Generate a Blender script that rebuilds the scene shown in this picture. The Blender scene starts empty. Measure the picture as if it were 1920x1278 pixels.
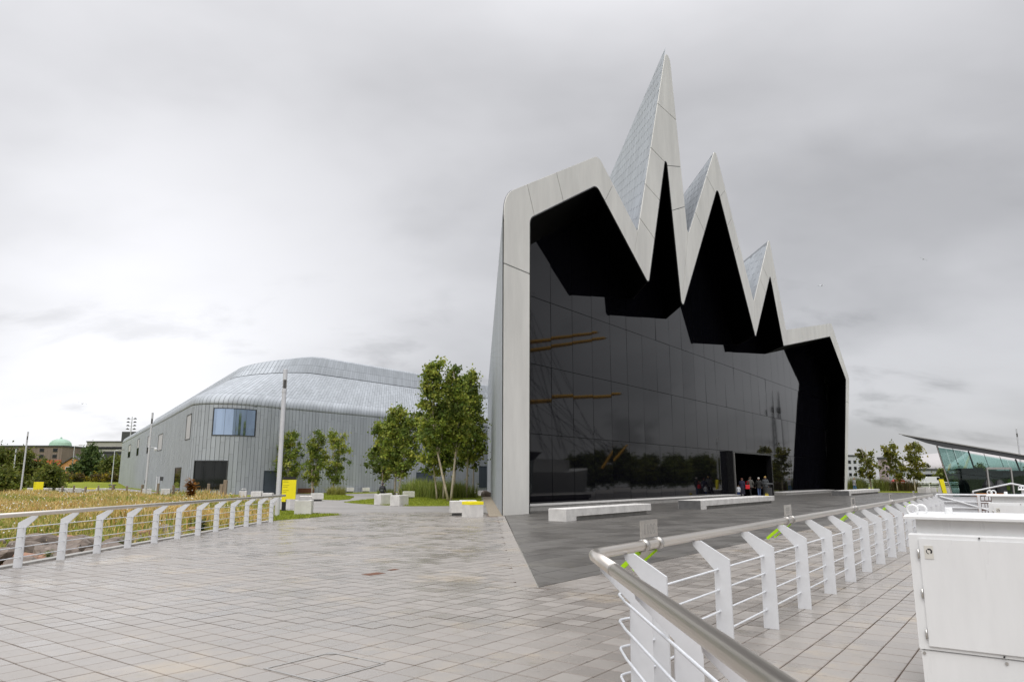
import bpy, math, random
import numpy as np
from mathutils import Vector, Matrix, Euler

random.seed(7)
rng = np.random.default_rng(7)
R = math.radians
scn = bpy.context.scene

# ------------------------------------------------------------------ camera
cam_d = bpy.data.cameras.new('camera')
cam = bpy.data.objects.new('camera', cam_d)
scn.collection.objects.link(cam)
cam.location = (0.0, 0.0, 1.6)
cam.rotation_euler = (R(90 + 10.82), 0, 0)
cam_d.sensor_width = 36.0
cam_d.lens = 36.0 * 1350.0 / 1920.0
cam_d.clip_start = 0.05
cam_d.clip_end = 9000
scn.camera = cam
scn.render.resolution_x, scn.render.resolution_y = 1024, 681

# ------------------------------------------------------------------ world, sun, exposure
SUN_EL, SUN_AZ = R(50), R(-163)          # azimuth from +Y towards +X
world = bpy.data.worlds.new('World')
scn.world = world
world.use_nodes = True
wt = world.node_tree
for n in list(wt.nodes):
    wt.nodes.remove(n)


def wn(t, **k):
    n = wt.nodes.new(t)
    for a, b in k.items():
        setattr(n, a, b)
    return n


def wl(a, b):
    wt.links.new(a, b)


def wmath(op, a, b=None, c=None, clamp=False):
    n = wn('ShaderNodeMath', operation=op, use_clamp=clamp)
    for i, x in enumerate((a, b, c)):
        if x is None:
            continue
        if isinstance(x, (int, float)):
            n.inputs[i].default_value = x
        else:
            wl(x, n.inputs[i])
    return n.outputs[0]


tc = wn('ShaderNodeTexCoord')
sep = wn('ShaderNodeSeparateXYZ')
wl(tc.outputs['Generated'], sep.inputs[0])
dz = wmath('MAXIMUM', sep.outputs[2], 0.0)
den = wmath('ADD', dz, 0.36)
px = wmath('DIVIDE', sep.outputs[0], den)
py = wmath('DIVIDE', sep.outputs[1], den)
comb = wn('ShaderNodeCombineXYZ')
wl(px, comb.inputs[0]); wl(py, comb.inputs[1])
# broad cloud masses and a finer layer of ragged edges
n1 = wn('ShaderNodeTexNoise'); n1.inputs['Scale'].default_value = 1.55; n1.inputs['Detail'].default_value = 5
n1.inputs['Roughness'].default_value = 0.5; n1.inputs['Distortion'].default_value = 0.15
m1 = wn('ShaderNodeMapping'); m1.inputs['Location'].default_value = (3.1, 1.7, 0); m1.inputs['Scale'].default_value = (0.75, 1.0, 1)
m1.inputs['Rotation'].default_value = (0, 0, R(25))
wl(comb.outputs[0], m1.inputs[0]); wl(m1.outputs[0], n1.inputs['Vector'])
n2 = wn('ShaderNodeTexNoise'); n2.inputs['Scale'].default_value = 3.0; n2.inputs['Detail'].default_value = 8
n2.inputs['Roughness'].default_value = 0.55; n2.inputs['Distortion'].default_value = 0.25
m2 = wn('ShaderNodeMapping'); m2.inputs['Location'].default_value = (-4.3, 6.2, 2.0)
m2.inputs['Scale'].default_value = (0.8, 1.25, 1)
wl(comb.outputs[0], m2.inputs[0]); wl(m2.outputs[0], n2.inputs['Vector'])
r1 = wn('ShaderNodeMapRange', interpolation_type='SMOOTHSTEP')
r1.inputs[1].default_value = 0.34; r1.inputs[2].default_value = 0.66; r1.inputs[3].default_value = -0.075; r1.inputs[4].default_value = 0.065
wl(n1.outputs['Fac'], r1.inputs[0])
r2 = wn('ShaderNodeMapRange', interpolation_type='SMOOTHSTEP')
r2.inputs[1].default_value = 0.53; r2.inputs[2].default_value = 0.68; r2.inputs[3].default_value = 0.0; r2.inputs[4].default_value = -0.17
wl(n2.outputs['Fac'], r2.inputs[0])
# the thin, bright part of the overcast lies low to the left, away from the sun lamp
dotn = wn('ShaderNodeVectorMath', operation='DOT_PRODUCT')
wl(tc.outputs['Generated'], dotn.inputs[0])
dotn.inputs[1].default_value = Vector((-0.50, 0.84, 0.13)).normalized()
lobe = wmath('MULTIPLY', wmath('POWER', wmath('MAXIMUM', dotn.outputs['Value'], 0.0), 15.0), 0.34)
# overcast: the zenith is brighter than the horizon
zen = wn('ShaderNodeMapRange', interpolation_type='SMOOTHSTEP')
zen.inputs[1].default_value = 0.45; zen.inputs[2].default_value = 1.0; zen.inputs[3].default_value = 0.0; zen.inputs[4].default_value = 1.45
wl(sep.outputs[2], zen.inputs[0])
# small dark scud only near the horizon
low = wn('ShaderNodeMapRange', interpolation_type='SMOOTHSTEP')
low.inputs[1].default_value = 0.08; low.inputs[2].default_value = 0.32; low.inputs[3].default_value = 1.0; low.inputs[4].default_value = 0.12
wl(sep.outputs[2], low.inputs[0])
cl = wmath('ADD', wmath('ADD', 0.475, r1.outputs[0]), wmath('MULTIPLY', r2.outputs[0], low.outputs[0]))
cl = wmath('ADD', cl, lobe)
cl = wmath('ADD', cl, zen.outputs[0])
cl = wmath('MAXIMUM', cl, 0.3)
colr = wn('ShaderNodeCombineColor')
wl(wmath('MULTIPLY', cl, 0.995), colr.inputs[0]); wl(wmath('MULTIPLY', cl, 0.993), colr.inputs[1]); wl(wmath('MULTIPLY', cl, 1.025), colr.inputs[2])
bg_c = wn('ShaderNodeBackground'); bg_c.inputs['Strength'].default_value = 1.0
wl(colr.outputs[0], bg_c.inputs[0])
sky = wn('ShaderNodeTexSky', sky_type='NISHITA', sun_disc=False, sun_elevation=SUN_EL, sun_rotation=SUN_AZ)
bg_s = wn('ShaderNodeBackground'); bg_s.inputs['Strength'].default_value = 0.1
wl(sky.outputs[0], bg_s.inputs[0])
mixw = wn('ShaderNodeMixShader'); mixw.inputs[0].default_value = 0.94
wl(bg_s.outputs[0], mixw.inputs[1]); wl(bg_c.outputs[0], mixw.inputs[2])
wo = wn('ShaderNodeOutputWorld'); wl(mixw.outputs[0], wo.inputs['Surface'])

sun_d = bpy.data.lights.new('sun', 'SUN')
sun_d.energy = 1.2
sun_d.angle = R(40)
sun_d.color = (1.0, 0.97, 0.93)
sun = bpy.data.objects.new('sun', sun_d)
scn.collection.objects.link(sun)
sd = Vector((math.sin(SUN_AZ) * math.cos(SUN_EL), math.cos(SUN_AZ) * math.cos(SUN_EL), math.sin(SUN_EL)))
sun.rotation_euler = sd.to_track_quat('Z', 'Y').to_euler()
sun.location = (-30, -10, 60)

scn.view_settings.view_transform = 'Standard'
scn.view_settings.look = 'None'
scn.view_settings.exposure = 0.32
scn.view_settings.gamma = 1.0
scn.view_settings.use_curve_mapping = False
scn.render.engine = 'CYCLES'
scn.cycles.use_denoising = True
scn.cycles.max_bounces = 6
scn.cycles.diffuse_bounces = 3
scn.cycles.glossy_bounces = 4
scn.cycles.transparent_max_bounces = 12
scn.cycles.caustics_reflective = False
scn.cycles.caustics_refractive = False

# ------------------------------------------------------------------ helpers
COL = scn.collection
WL = {}                                   # world location of the root each object belongs to
U = Vector((0.58833, 0.80862, 0))         # along the quay and the glass front
V = Vector((-0.80862, 0.58833, 0))        # from the river towards the museum
EX = Vector((-0.04361, 0.99905, 0))       # direction the front wing runs back in
P0 = Vector((-0.378, 32.753, 0))          # near corner of the glass front
ANG = math.atan2(U.y, U.x)


def uv(a, b, z=0.0):
    return U * a + V * b + Vector((0, 0, z))


def fr(s, z, w=0.0):
    """point on (or w metres behind) the museum front, s metres along it"""
    return P0 + U * s + V * w + Vector((0, 0, z))


ORD = ('first', 'second', 'third', 'fourth', 'fifth', 'sixth', 'seventh', 'eighth', 'ninth', 'tenth', 'eleventh', 'twelfth')


def link(o, parent=None):
    COL.objects.link(o)
    if parent is not None:
        o.parent = parent
    return o


def tag(o, label=None, cat=None, group=None, kind=None):
    if label: o['label'] = label
    if cat: o['category'] = cat
    if group: o['group'] = group
    if kind: o['kind'] = kind
    return o


def thing(name, loc, label, cat, group=None, rz=0.0):
    o = bpy.data.objects.new(name, None)
    o.empty_display_size = 0.2
    o.location = loc
    o.rotation_euler = (0, 0, rz)
    link(o)
    WL[o.name] = Vector(loc)
    return tag(o, label, cat, group)


class MB:
    def __init__(self):
        self.v = []; self.f = []; self.m = []; self.mi = 0

    def add(self, vs, fs):
        k = len(self.v)
        self.v.extend(Vector(p) for p in vs)
        for f in fs:
            self.f.append(tuple(i + k for i in f)); self.m.append(self.mi)
        return self

    def box(self, x0, y0, z0, x1, y1, z1, T=None):
        vs = [Vector(p) for p in ((x0, y0, z0), (x1, y0, z0), (x1, y1, z0), (x0, y1, z0), (x0, y0, z1), (x1, y0, z1), (x1, y1, z1), (x0, y1, z1))]
        if T is not None:
            vs = [T @ p for p in vs] if isinstance(T, Matrix) else [T(p) for p in vs]
        return self.add(vs, [(0, 3, 2, 1), (4, 5, 6, 7), (0, 1, 5, 4), (1, 2, 6, 5), (2, 3, 7, 6), (3, 0, 4, 7)])

    def bbox(self, x0, y0, z0, x1, y1, z1, b=0.01, T=None):
        """box with chamfered upper edges and corners"""
        vs = [(x0, y0, z0), (x1, y0, z0), (x1, y1, z0), (x0, y1, z0), (x0, y0, z1 - b), (x1, y0, z1 - b), (x1, y1, z1 - b), (x0, y1, z1 - b),
              (x0 + b, y0 + b, z1), (x1 - b, y0 + b, z1), (x1 - b, y1 - b, z1), (x0 + b, y1 - b, z1)]
        vs = [Vector(p) for p in vs]
        if T is not None:
            vs = [T @ p for p in vs] if isinstance(T, Matrix) else [T(p) for p in vs]
        return self.add(vs, [(0, 3, 2, 1), (0, 1, 5, 4), (1, 2, 6, 5), (2, 3, 7, 6), (3, 0, 4, 7), (4, 5, 9, 8), (5, 6, 10, 9), (6, 7, 11, 10), (7, 4, 8, 11), (8, 9, 10, 11)])

    def prism(self, poly, off):
        """polygon (3D points) swept by a vector"""
        n = len(poly)
        a = [Vector(p) for p in poly]; o = Vector(off)
        vs = a + [p + o for p in a]
        fs = [tuple(range(n - 1, -1, -1)), tuple(range(n, 2 * n))]
        fs += [(i, (i + 1) % n, n + (i + 1) % n, n + i) for i in range(n)]
        return self.add(vs, fs)

    def tube(self, pts, r, n=8, cap=True):
        pts = [Vector(p) for p in pts]
        k = len(pts)
        rs = r if isinstance(r, (list, tuple)) else [r] * k
        d0 = (pts[1] - pts[0]).normalized()
        ref = Vector((0, 0, 1)) if abs(d0.z) < 0.9 else Vector((1, 0, 0))
        a = d0.cross(ref).normalized(); vs = []
        for i, p in enumerate(pts):
            d = (pts[min(i + 1, k - 1)] - pts[max(i - 1, 0)])
            d = d.normalized() if d.length > 1e-9 else d0
            a = (a - d * a.dot(d)).normalized(); b = d.cross(a)
            # keep the width constant through mitred bends
            for j in range(n):
                t = 2 * math.pi * j / n
                vs.append(p + (a * math.cos(t) + b * math.sin(t)) * rs[i])
        fs = [(i * n + j, i * n + (j + 1) % n, (i + 1) * n + (j + 1) % n, (i + 1) * n + j) for i in range(k - 1) for j in range(n)]
        if cap:
            fs += [tuple(range(n - 1, -1, -1)), tuple(range((k - 1) * n, k * n))]
        return self.add(vs, fs)

    def lathe(self, prof, n=16, c=(0, 0, 0)):
        c = Vector(c); vs = []
        for r, z in prof:
            for j in range(n):
                t = 2 * math.pi * j / n
                vs.append(c + Vector((r * math.cos(t), r * math.sin(t), z)))
        k = len(prof)
        fs = [(i * n + j, i * n + (j + 1) % n, (i + 1) * n + (j + 1) % n, (i + 1) * n + j) for i in range(k - 1) for j in range(n)]
        fs += [tuple(range(n - 1, -1, -1)), tuple(range((k - 1) * n, k * n))]
        return self.add(vs, fs)

    def build(self, name, mat, parent=None, smooth=False, local=False):
        me = bpy.data.meshes.new(name)
        off = Vector((0, 0, 0))
        if parent is not None and not local:
            off = WL.get(parent.name, off)
        me.from_pydata([tuple(p - off) for p in self.v], [], self.f)
        mats = mat if isinstance(mat, (list, tuple)) else [mat]
        for m in mats:
            me.materials.append(m)
        if len(mats) > 1:
            me.polygons.foreach_set('material_index', self.m)
        if smooth:
            me.polygons.foreach_set('use_smooth', [True] * len(me.polygons))
        me.update()
        o = bpy.data.objects.new(name, me)
        link(o, parent)
        WL[o.name] = off
        return o


def np_mesh(name, verts, faces, mat, parent=None, cols=None, k=4):
    """fast mesh from arrays; faces (N,k); cols per vertex"""
    me = bpy.data.meshes.new(name)
    off = WL.get(parent.name, Vector((0, 0, 0))) if parent is not None else Vector((0, 0, 0))
    verts = np.asarray(verts, np.float32) - np.array(off, np.float32)
    nv, nf = len(verts), len(faces)
    me.vertices.add(nv); me.vertices.foreach_set('co', verts.ravel())
    me.loops.add(nf * k); me.loops.foreach_set('vertex_index', np.asarray(faces, np.int32).ravel())
    me.polygons.add(nf); me.polygons.foreach_set('loop_start', np.arange(0, nf * k, k, dtype=np.int32))
    me.polygons.foreach_set('use_smooth', np.zeros(nf, bool))
    me.update(calc_edges=True)
    if cols is not None:
        at = me.color_attributes.new('Col', 'FLOAT_COLOR', 'POINT')
        c = np.ones((nv, 4), np.float32); c[:, :3] = cols
        at.data.foreach_set('color', c.ravel())
    me.materials.append(mat)
    o = bpy.data.objects.new(name, me)
    link(o, parent)
    WL[o.name] = off
    return o


def copy_tree(o, parent=None):
    c = o.copy(); COL.objects.link(c)
    if parent is not None:
        c.parent = parent
    for ch in list(o.children):
        copy_tree(ch, c)
    return c


def rotz(a, loc=(0, 0, 0)):
    return Matrix.Translation(Vector(loc)) @ Matrix.Rotation(a, 4, 'Z')


# ------------------------------------------------------------------ materials
def M(name, col, rough=0.6, metal=0.0, spec=0.5, var=0.0, scale=3.0, bump=0.0, bscale=30.0, col2=None, stretch=None, attr=False, ior=None, obj=True, rvar=0.0, detail=6):
    m = bpy.data.materials.new(name)
    m.use_nodes = True
    nt = m.node_tree; nd = nt.nodes; b = nd['Principled BSDF']
    b.inputs['Roughness'].default_value = rough
    b.inputs['Metallic'].default_value = metal
    b.inputs['Specular IOR Level'].default_value = spec
    if ior: b.inputs['IOR'].default_value = ior
    c = tuple(col) + (1,)
    b.inputs['Base Color'].default_value = c
    src = None
    if var or col2 or bump or rvar:
        t = nd.new('ShaderNodeTexCoord')
        src = t.outputs['Object']
        if stretch:
            mp = nd.new('ShaderNodeMapping'); mp.inputs['Scale'].default_value = stretch
            nt.links.new(src, mp.inputs[0]); src = mp.outputs[0]
    if var or col2:
        no = nd.new('ShaderNodeTexNoise'); no.inputs['Scale'].default_value = scale; no.inputs['Detail'].default_value = detail; no.inputs['Roughness'].default_value = 0.65
        nt.links.new(src, no.inputs['Vector'])
        rp = nd.new('ShaderNodeValToRGB')
        rp.color_ramp.elements[0].position = 0.32; rp.color_ramp.elements[1].position = 0.68
        if col2:
            rp.color_ramp.elements[0].color = c; rp.color_ramp.elements[1].color = tuple(col2) + (1,)
        else:
            rp.color_ramp.elements[0].color = tuple(x * (1 - var) for x in col) + (1,)
            rp.color_ramp.elements[1].color = tuple(min(1, x * (1 + var)) for x in col) + (1,)
        nt.links.new(no.outputs['Fac'], rp.inputs[0])
        nt.links.new(rp.outputs[0], b.inputs['Base Color'])
    if rvar:
        n3 = nd.new('ShaderNodeTexNoise'); n3.inputs['Scale'].default_value = scale * 0.7; n3.inputs['Detail'].default_value = 4
        nt.links.new(src, n3.inputs['Vector'])
        mr = nd.new('ShaderNodeMapRange'); mr.inputs[1].default_value = 0.3; mr.inputs[2].default_value = 0.7
        mr.inputs[3].default_value = max(0.02, rough - rvar); mr.inputs[4].default_value = rough + rvar
        nt.links.new(n3.outputs['Fac'], mr.inputs[0]); nt.links.new(mr.outputs[0], b.inputs['Roughness'])
    if bump:
        nb = nd.new('ShaderNodeTexNoise'); nb.inputs['Scale'].default_value = bscale; nb.inputs['Detail'].default_value = 4
        nt.links.new(src, nb.inputs['Vector'])
        bp = nd.new('ShaderNodeBump'); bp.inputs['Strength'].default_value = bump; bp.inputs['Distance'].default_value = 0.02
        nt.links.new(nb.outputs['Fac'], bp.inputs['Height']); nt.links.new(bp.outputs[0], b.inputs['Normal'])
    if attr:
        at = nd.new('ShaderNodeAttribute'); at.attribute_name = 'Col'
        nt.links.new(at.outputs['Color'], b.inputs['Base Color'])
    return m


def leafmat(name, tr=0.35):
    m = M(name, (0.1, 0.15, 0.03), 0.55, spec=0.3, attr=True)
    nt = m.node_tree; nd = nt.nodes; b = nd['Principled BSDF']
    at = [n for n in nd if n.type == 'ATTRIBUTE'][0]
    t = nd.new('ShaderNodeBsdfTranslucent'); nt.links.new(at.outputs['Color'], t.inputs['Color'])
    mx = nd.new('ShaderNodeMixShader'); mx.inputs[0].default_value = tr
    out = [n for n in nd if n.type == 'OUTPUT_MATERIAL'][0]
    nt.links.new(b.outputs[0], mx.inputs[1]); nt.links.new(t.outputs[0], mx.inputs[2]); nt.links.new(mx.outputs[0], out.inputs[0])
    return m


TILE = 0.29


def paving(name, c1, c2, stain, cell=(TILE, TILE), rough=(0.18, 0.44), spec=0.5, edge=0.0):
    """stone slabs: each slab its own tone (by its place in the quay grid), damp sheen in patches, pale and mossy stains"""
    m = bpy.data.materials.new(name); m.use_nodes = True
    nt = m.node_tree; nd = nt.nodes; L = nt.links.new; b = nd['Principled BSDF']
    g = nd.new('ShaderNodeNewGeometry')

    def dot(vec):
        d = nd.new('ShaderNodeVectorMath'); d.operation = 'DOT_PRODUCT'; d.inputs[1].default_value = vec
        L(g.outputs['Position'], d.inputs[0]); return d.outputs['Value']

    def ma(op, a, bb, clamp=False):
        n = nd.new('ShaderNodeMath'); n.operation = op; n.use_clamp = clamp
        for i, x in enumerate((a, bb)):
            if isinstance(x, (int, float)): n.inputs[i].default_value = x
            else: L(x, n.inputs[i])
        return n.outputs[0]
    iu = ma('FLOOR', ma('DIVIDE', dot(U), cell[0]), 0); iv = ma('FLOOR', ma('DIVIDE', dot(V), cell[1]), 0)
    cb = nd.new('ShaderNodeCombineXYZ'); L(iu, cb.inputs[0]); L(iv, cb.inputs[1])
    w = nd.new('ShaderNodeTexWhiteNoise'); w.noise_dimensions = '2D'; L(cb.outputs[0], w.inputs['Vector'])

    def noise(scale, det=5, rgh=0.6):
        n = nd.new('ShaderNodeTexNoise'); n.inputs['Scale'].default_value = scale; n.inputs['Detail'].default_value = det; n.inputs['Roughness'].default_value = rgh
        L(g.outputs['Position'], n.inputs['Vector']); return n.outputs['Fac']

    def mr(x, a, bb, c, d):
        n = nd.new('ShaderNodeMapRange'); n.interpolation_type = 'SMOOTHSTEP'
        for i, q in enumerate((a, bb, c, d)): n.inputs[i + 1].default_value = q
        L(x, n.inputs[0]); return n.outputs[0]

    def mix(f, a, bb, typ='MIX'):
        n = nd.new('ShaderNodeMix'); n.data_type = 'RGBA'; n.blend_type = typ
        if isinstance(f, (int, float)): n.inputs[0].default_value = f
        else: L(f, n.inputs[0])
        for i, x in ((6, a), (7, bb)):
            if isinstance(x, tuple): n.inputs[i].default_value = x + (1,)
            else: L(x, n.inputs[i])
        return n.outputs[2]
    f = ma('ADD', ma('MULTIPLY', w.outputs['Value'], 0.24), ma('MULTIPLY', noise(0.35, 4), 1.0))
    base = mix(mr(f, 0.3, 0.95, 0, 1), c1, c2)
    gr = mr(noise(170, 3, 0.8), 0.3, 0.7, 0.86, 1.12)             # granite speckle
    cc = nd.new('ShaderNodeCombineColor'); L(gr, cc.inputs[0]); L(gr, cc.inputs[1]); L(gr, cc.inputs[2])
    base = mix(1.0, base, cc.outputs[0], 'MULTIPLY')
    s1 = ma('MULTIPLY', mr(noise(0.55, 6, 0.7), 0.52, 0.68, 0, 1), 0.6)
    base = mix(s1, base, stain)
    s2 = ma('MULTIPLY', mr(noise(2.3, 7, 0.75), 0.58, 0.72, 0, 1), 0.42)
    base = mix(s2, base, (0.17, 0.155, 0.085))                    # algae and dirt
    if edge:
        for vec, cl_ in ((U, cell[0]), (V, cell[1])):
            fc = ma('FRACT', ma('DIVIDE', dot(vec), cl_), 0)
            e = ma('MULTIPLY', ma('MINIMUM', fc, ma('SUBTRACT', 1.0, fc)), cl_)
            base = mix(ma('MULTIPLY', mr(e, 0.006, 0.015, 1, 0), edge), base, (0.15, 0.105, 0.075))
        gum = ma('MULTIPLY', mr(noise(11, 2, 0.4), 0.715, 0.735, 0, 1), 0.4)
        base = mix(gum, base, (0.10, 0.095, 0.09))
    L(base, b.inputs['Base Color'])
    L(mr(ma('ADD', ma('MULTIPLY', noise(0.5, 5), 0.8), ma('MULTIPLY', w.outputs['Value'], 0.2)), 0.35, 0.62, rough[0], rough[1]), b.inputs['Roughness'])
    b.inputs['Specular IOR Level'].default_value = spec
    bp = nd.new('ShaderNodeBump'); bp.inputs['Strength'].default_value = 0.25; bp.inputs['Distance'].default_value = 0.004
    L(noise(90, 4), bp.inputs['Height']); L(bp.outputs[0], b.inputs['Normal'])
    return m


m_pave = paving('granite_setts', (0.270, 0.248, 0.226), (0.318, 0.295, 0.27), (0.40, 0.335, 0.25), edge=0.33)
m_dark = paving('dark_slabs', (0.090, 0.084, 0.077), (0.128, 0.121, 0.111), (0.16, 0.15, 0.13), cell=(0.9, 0.6), rough=(0.3, 0.5), spec=0.4)
m_grout = M('sandy_joint', (0.20, 0.14, 0.105), 0.9, var=0.3, scale=8)
m_palejoint = M('pale_joint', (0.26, 0.25, 0.225), 0.9, var=0.2, scale=8)
m_ground = M('rough_ground', (0.09, 0.11, 0.035), 0.95, var=0.35, scale=0.05)
m_path = M('asphalt_path', (0.27, 0.255, 0.24), 0.55, var=0.14, scale=0.4, rvar=0.15, bump=0.2, bscale=60)
m_lawn = M('lawn', (0.15, 0.185, 0.016), 0.9, col2=(0.24, 0.26, 0.028), scale=0.9, bump=1.0, bscale=25, spec=0.15)
m_soil = M('meadow_soil', (0.10, 0.075, 0.04), 0.95, col2=(0.16, 0.15, 0.05), scale=1.2, bump=0.8, bscale=10, spec=0.1)
m_gravel = M('gravel', (0.33, 0.28, 0.21), 0.9, var=0.35, scale=14, bump=1.0, bscale=30)
m_water = M('river_water', (0.02, 0.025, 0.025), 0.08, spec=0.5, bump=0.25, bscale=1.2)
m_conc = M('pale_concrete', (0.60, 0.585, 0.55), 0.75, var=0.11, scale=1.6, bump=0.15, bscale=40, rvar=0.1)
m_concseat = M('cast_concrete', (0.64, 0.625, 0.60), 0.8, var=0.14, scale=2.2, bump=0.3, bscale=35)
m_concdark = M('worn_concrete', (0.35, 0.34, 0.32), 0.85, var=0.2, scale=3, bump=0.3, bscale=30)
m_concend = M('dark_bench_end', (0.13, 0.13, 0.13), 0.8, var=0.2, scale=3)
m_panel = M('facade_panel', (0.74, 0.73, 0.69), 0.55, var=0.10, scale=0.7, bump=0.05, bscale=20, stretch=(1, 1, 0.22), rvar=0.1)
m_black = M('black_soffit', (0.0025, 0.0025, 0.0025), 0.5, spec=0.04)
m_gloss = M('black_trim', (0.01, 0.01, 0.011), 0.25, spec=0.5)
m_glass = M('dark_glazing', (0.004, 0.004, 0.006), 0.03, spec=0.5, ior=1.35)
m_zincb = M('zinc_joint', (0.23, 0.245, 0.26), 0.75)
m_lead = M('dark_joint', (0.006, 0.006, 0.007), 0.5)  # near-black backing that shows in the glazing joints and the corner joint
m_alu = M('brushed_aluminium', (0.58, 0.56, 0.53), 0.38, metal=1.0, var=0.06, scale=20, rvar=0.06)
m_steel = M('stainless_rail', (0.74, 0.69, 0.625), 0.30, metal=1.0)
m_white = M('white_paint', (0.66, 0.67, 0.69), 0.38, spec=0.5, var=0.045, scale=5, rvar=0.08)
m_cab = M('white_cabinet', (0.74, 0.745, 0.745), 0.32, spec=0.5, var=0.03, scale=2.5, stretch=(3, 3, 0.6), rvar=0.08)
m_wire = M('painted_bar', (0.68, 0.70, 0.73), 0.4, var=0.05, scale=10)
m_lime = M('lime_green', (0.40, 0.70, 0.0), 0.4)
m_yellow = M('yellow_panel', (0.88, 0.76, 0.01), 0.5, var=0.04, scale=4)
m_blackp = M('black_plastic', (0.015, 0.015, 0.017), 0.45)
m_dkgrey = M('dark_grey', (0.06, 0.062, 0.065), 0.5)
m_bark = M('birch_bark', (0.66, 0.59, 0.49), 0.8, col2=(0.36, 0.28, 0.20), scale=5, stretch=(1, 1, 0.5), bump=0.4, bscale=14)
m_bark2 = M('brown_bark', (0.12, 0.085, 0.055), 0.9, var=0.3, scale=5, bump=0.5, bscale=12)
m_leaf = leafmat('leaves', 0.42)
m_grass = leafmat('grass_blades', 0.25)
m_timber = M('weathered_timber', (0.25, 0.20, 0.14), 0.9, var=0.25, scale=6, stretch=(3, 3, 0.4))
m_rock = M('boulder', (0.12, 0.10, 0.085), 0.9, col2=(0.27, 0.22, 0.185), scale=1.8, bump=0.8, bscale=7)
m_rock2 = M('red_boulder', (0.30, 0.13, 0.075), 0.9, col2=(0.34, 0.24, 0.18), scale=2, bump=0.8, bscale=7)
m_door = M('slate_door', (0.085, 0.105, 0.13), 0.45, metal=0.2, var=0.06, scale=2)
m_rust = M('rusty_iron', (0.16, 0.075, 0.045), 0.85, var=0.3, scale=20, bump=0.6, bscale=60)


def zinc(name, col, rough=0.42):
    """zinc sheets; each panel its own tone through the object and a per-face random island"""
    m = bpy.data.materials.new(name); m.use_nodes = True
    nt = m.node_tree; nd = nt.nodes; L = nt.links.new; b = nd['Principled BSDF']
    g = nd.new('ShaderNodeNewGeometry')
    mr = nd.new('ShaderNodeMapRange'); mr.inputs[3].default_value = 0.92; mr.inputs[4].default_value = 1.08
    L(g.outputs['Random Per Island'], mr.inputs[0])
    oi = nd.new('ShaderNodeObjectInfo')
    mr2 = nd.new('ShaderNodeMapRange'); mr2.inputs[3].default_value = 0.92; mr2.inputs[4].default_value = 1.08
    L(oi.outputs['Random'], mr2.inputs[0])
    mu = nd.new('ShaderNodeMath'); mu.operation = 'MULTIPLY'; L(mr.outputs[0], mu.inputs[0]); L(mr2.outputs[0], mu.inputs[1])
    n = nd.new('ShaderNodeTexNoise'); n.inputs['Scale'].default_value = 0.7; n.inputs['Detail'].default_value = 4
    mp = nd.new('ShaderNodeMapping'); mp.inputs['Scale'].default_value = (1, 1, 0.25); L(g.outputs['Position'], mp.inputs[0]); L(mp.outputs[0], n.inputs['Vector'])
    mr3 = nd.new('ShaderNodeMapRange'); mr3.inputs[1].default_value = 0.3; mr3.inputs[2].default_value = 0.7; mr3.inputs[3].default_value = 0.93; mr3.inputs[4].default_value = 1.07
    L(n.outputs['Fac'], mr3.inputs[0])
    mu2 = nd.new('ShaderNodeMath'); mu2.operation = 'MULTIPLY'; L(mu.outputs[0], mu2.inputs[0]); L(mr3.outputs[0], mu2.inputs[1])
    vm = nd.new('ShaderNodeVectorMath'); vm.operation = 'SCALE'; vm.inputs[0].default_value = col; L(mu2.outputs[0], vm.inputs['Scale'])
    L(vm.outputs[0], b.inputs['Base Color'])
    b.inputs['Metallic'].default_value = 0.12
    b.inputs['Roughness'].default_value = rough
    return m


m_zinc = zinc('zinc_cladding', (0.40, 0.428, 0.455), 0.55)

# ------------------------------------------------------------------ ground, water, paving
def sheet(name, poly, z, mat, kind='structure', thick=0.0, label=None):
    mb = MB()
    pts = [Vector((p[0], p[1], z if len(p) < 3 else p[2])) for p in poly]
    if thick:
        mb.prism([p - Vector((0, 0, thick)) for p in pts], (0, 0, thick))
    else:
        mb.add(pts, [tuple(range(len(pts)))])
    o = mb.build(name, mat)
    o['kind'] = kind
    if label: o['label'] = label
    return o


def zfar(x, y):
    """the land behind the museum falls gently"""
    t = x * V.x + y * V.y
    return -0.013 * max(0.0, t - 74.0)


# base ground: one sheet to the horizon on the land side of the quay edge
gm = MB()
ue = [-4500, -1500, -400, -120, 0, 120, 300, 700, 1800, 5000]
ve = [-6.0, 10, 74, 160, 300, 700, 2000, 6000]
gv = []
for b_ in ve:
    for a_ in ue:
        q = uv(a_, b_)
        z = -1.35 - 0.013 * max(0.0, min(b_, 170) - 74)
        gv.append((q.x, q.y, z))
nf = []
for j in range(len(ve) - 1):
    for i in range(len(ue) - 1):
        k = j * len(ue) + i
        nf.append((k, k + 1, k + 1 + len(ue), k + len(ue)))
gm.add(gv, nf)
# quay wall face down to the river
a_, b_ = uv(-4500, -6.0), uv(5000, -6.0)
gm.add([(a_.x, a_.y, -1.35), (b_.x, b_.y, -1.35), (b_.x, b_.y, -6), (a_.x, a_.y, -6)], [(0, 1, 2, 3)])
tag(gm.build('ground', m_ground), kind='structure')
rm = [uv(-4500, -5.99), uv(5000, -5.99), uv(5000, -118), uv(-4500, -118)]
sheet('river', [(p.x, p.y) for p in rm], -4.0, m_water)
fb = [uv(-4500, -118), uv(5000, -118), uv(5000, -5000), uv(-4500, -5000)]
sheet('far_bank', [(p.x, p.y) for p in fb], -1.2, m_ground)

RX = -9.42                                   # left edge of the paving, under the left railing
q1 = uv(-40, -6.0); q2 = uv(150, -6.0); q3 = uv(150, 8)
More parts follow.
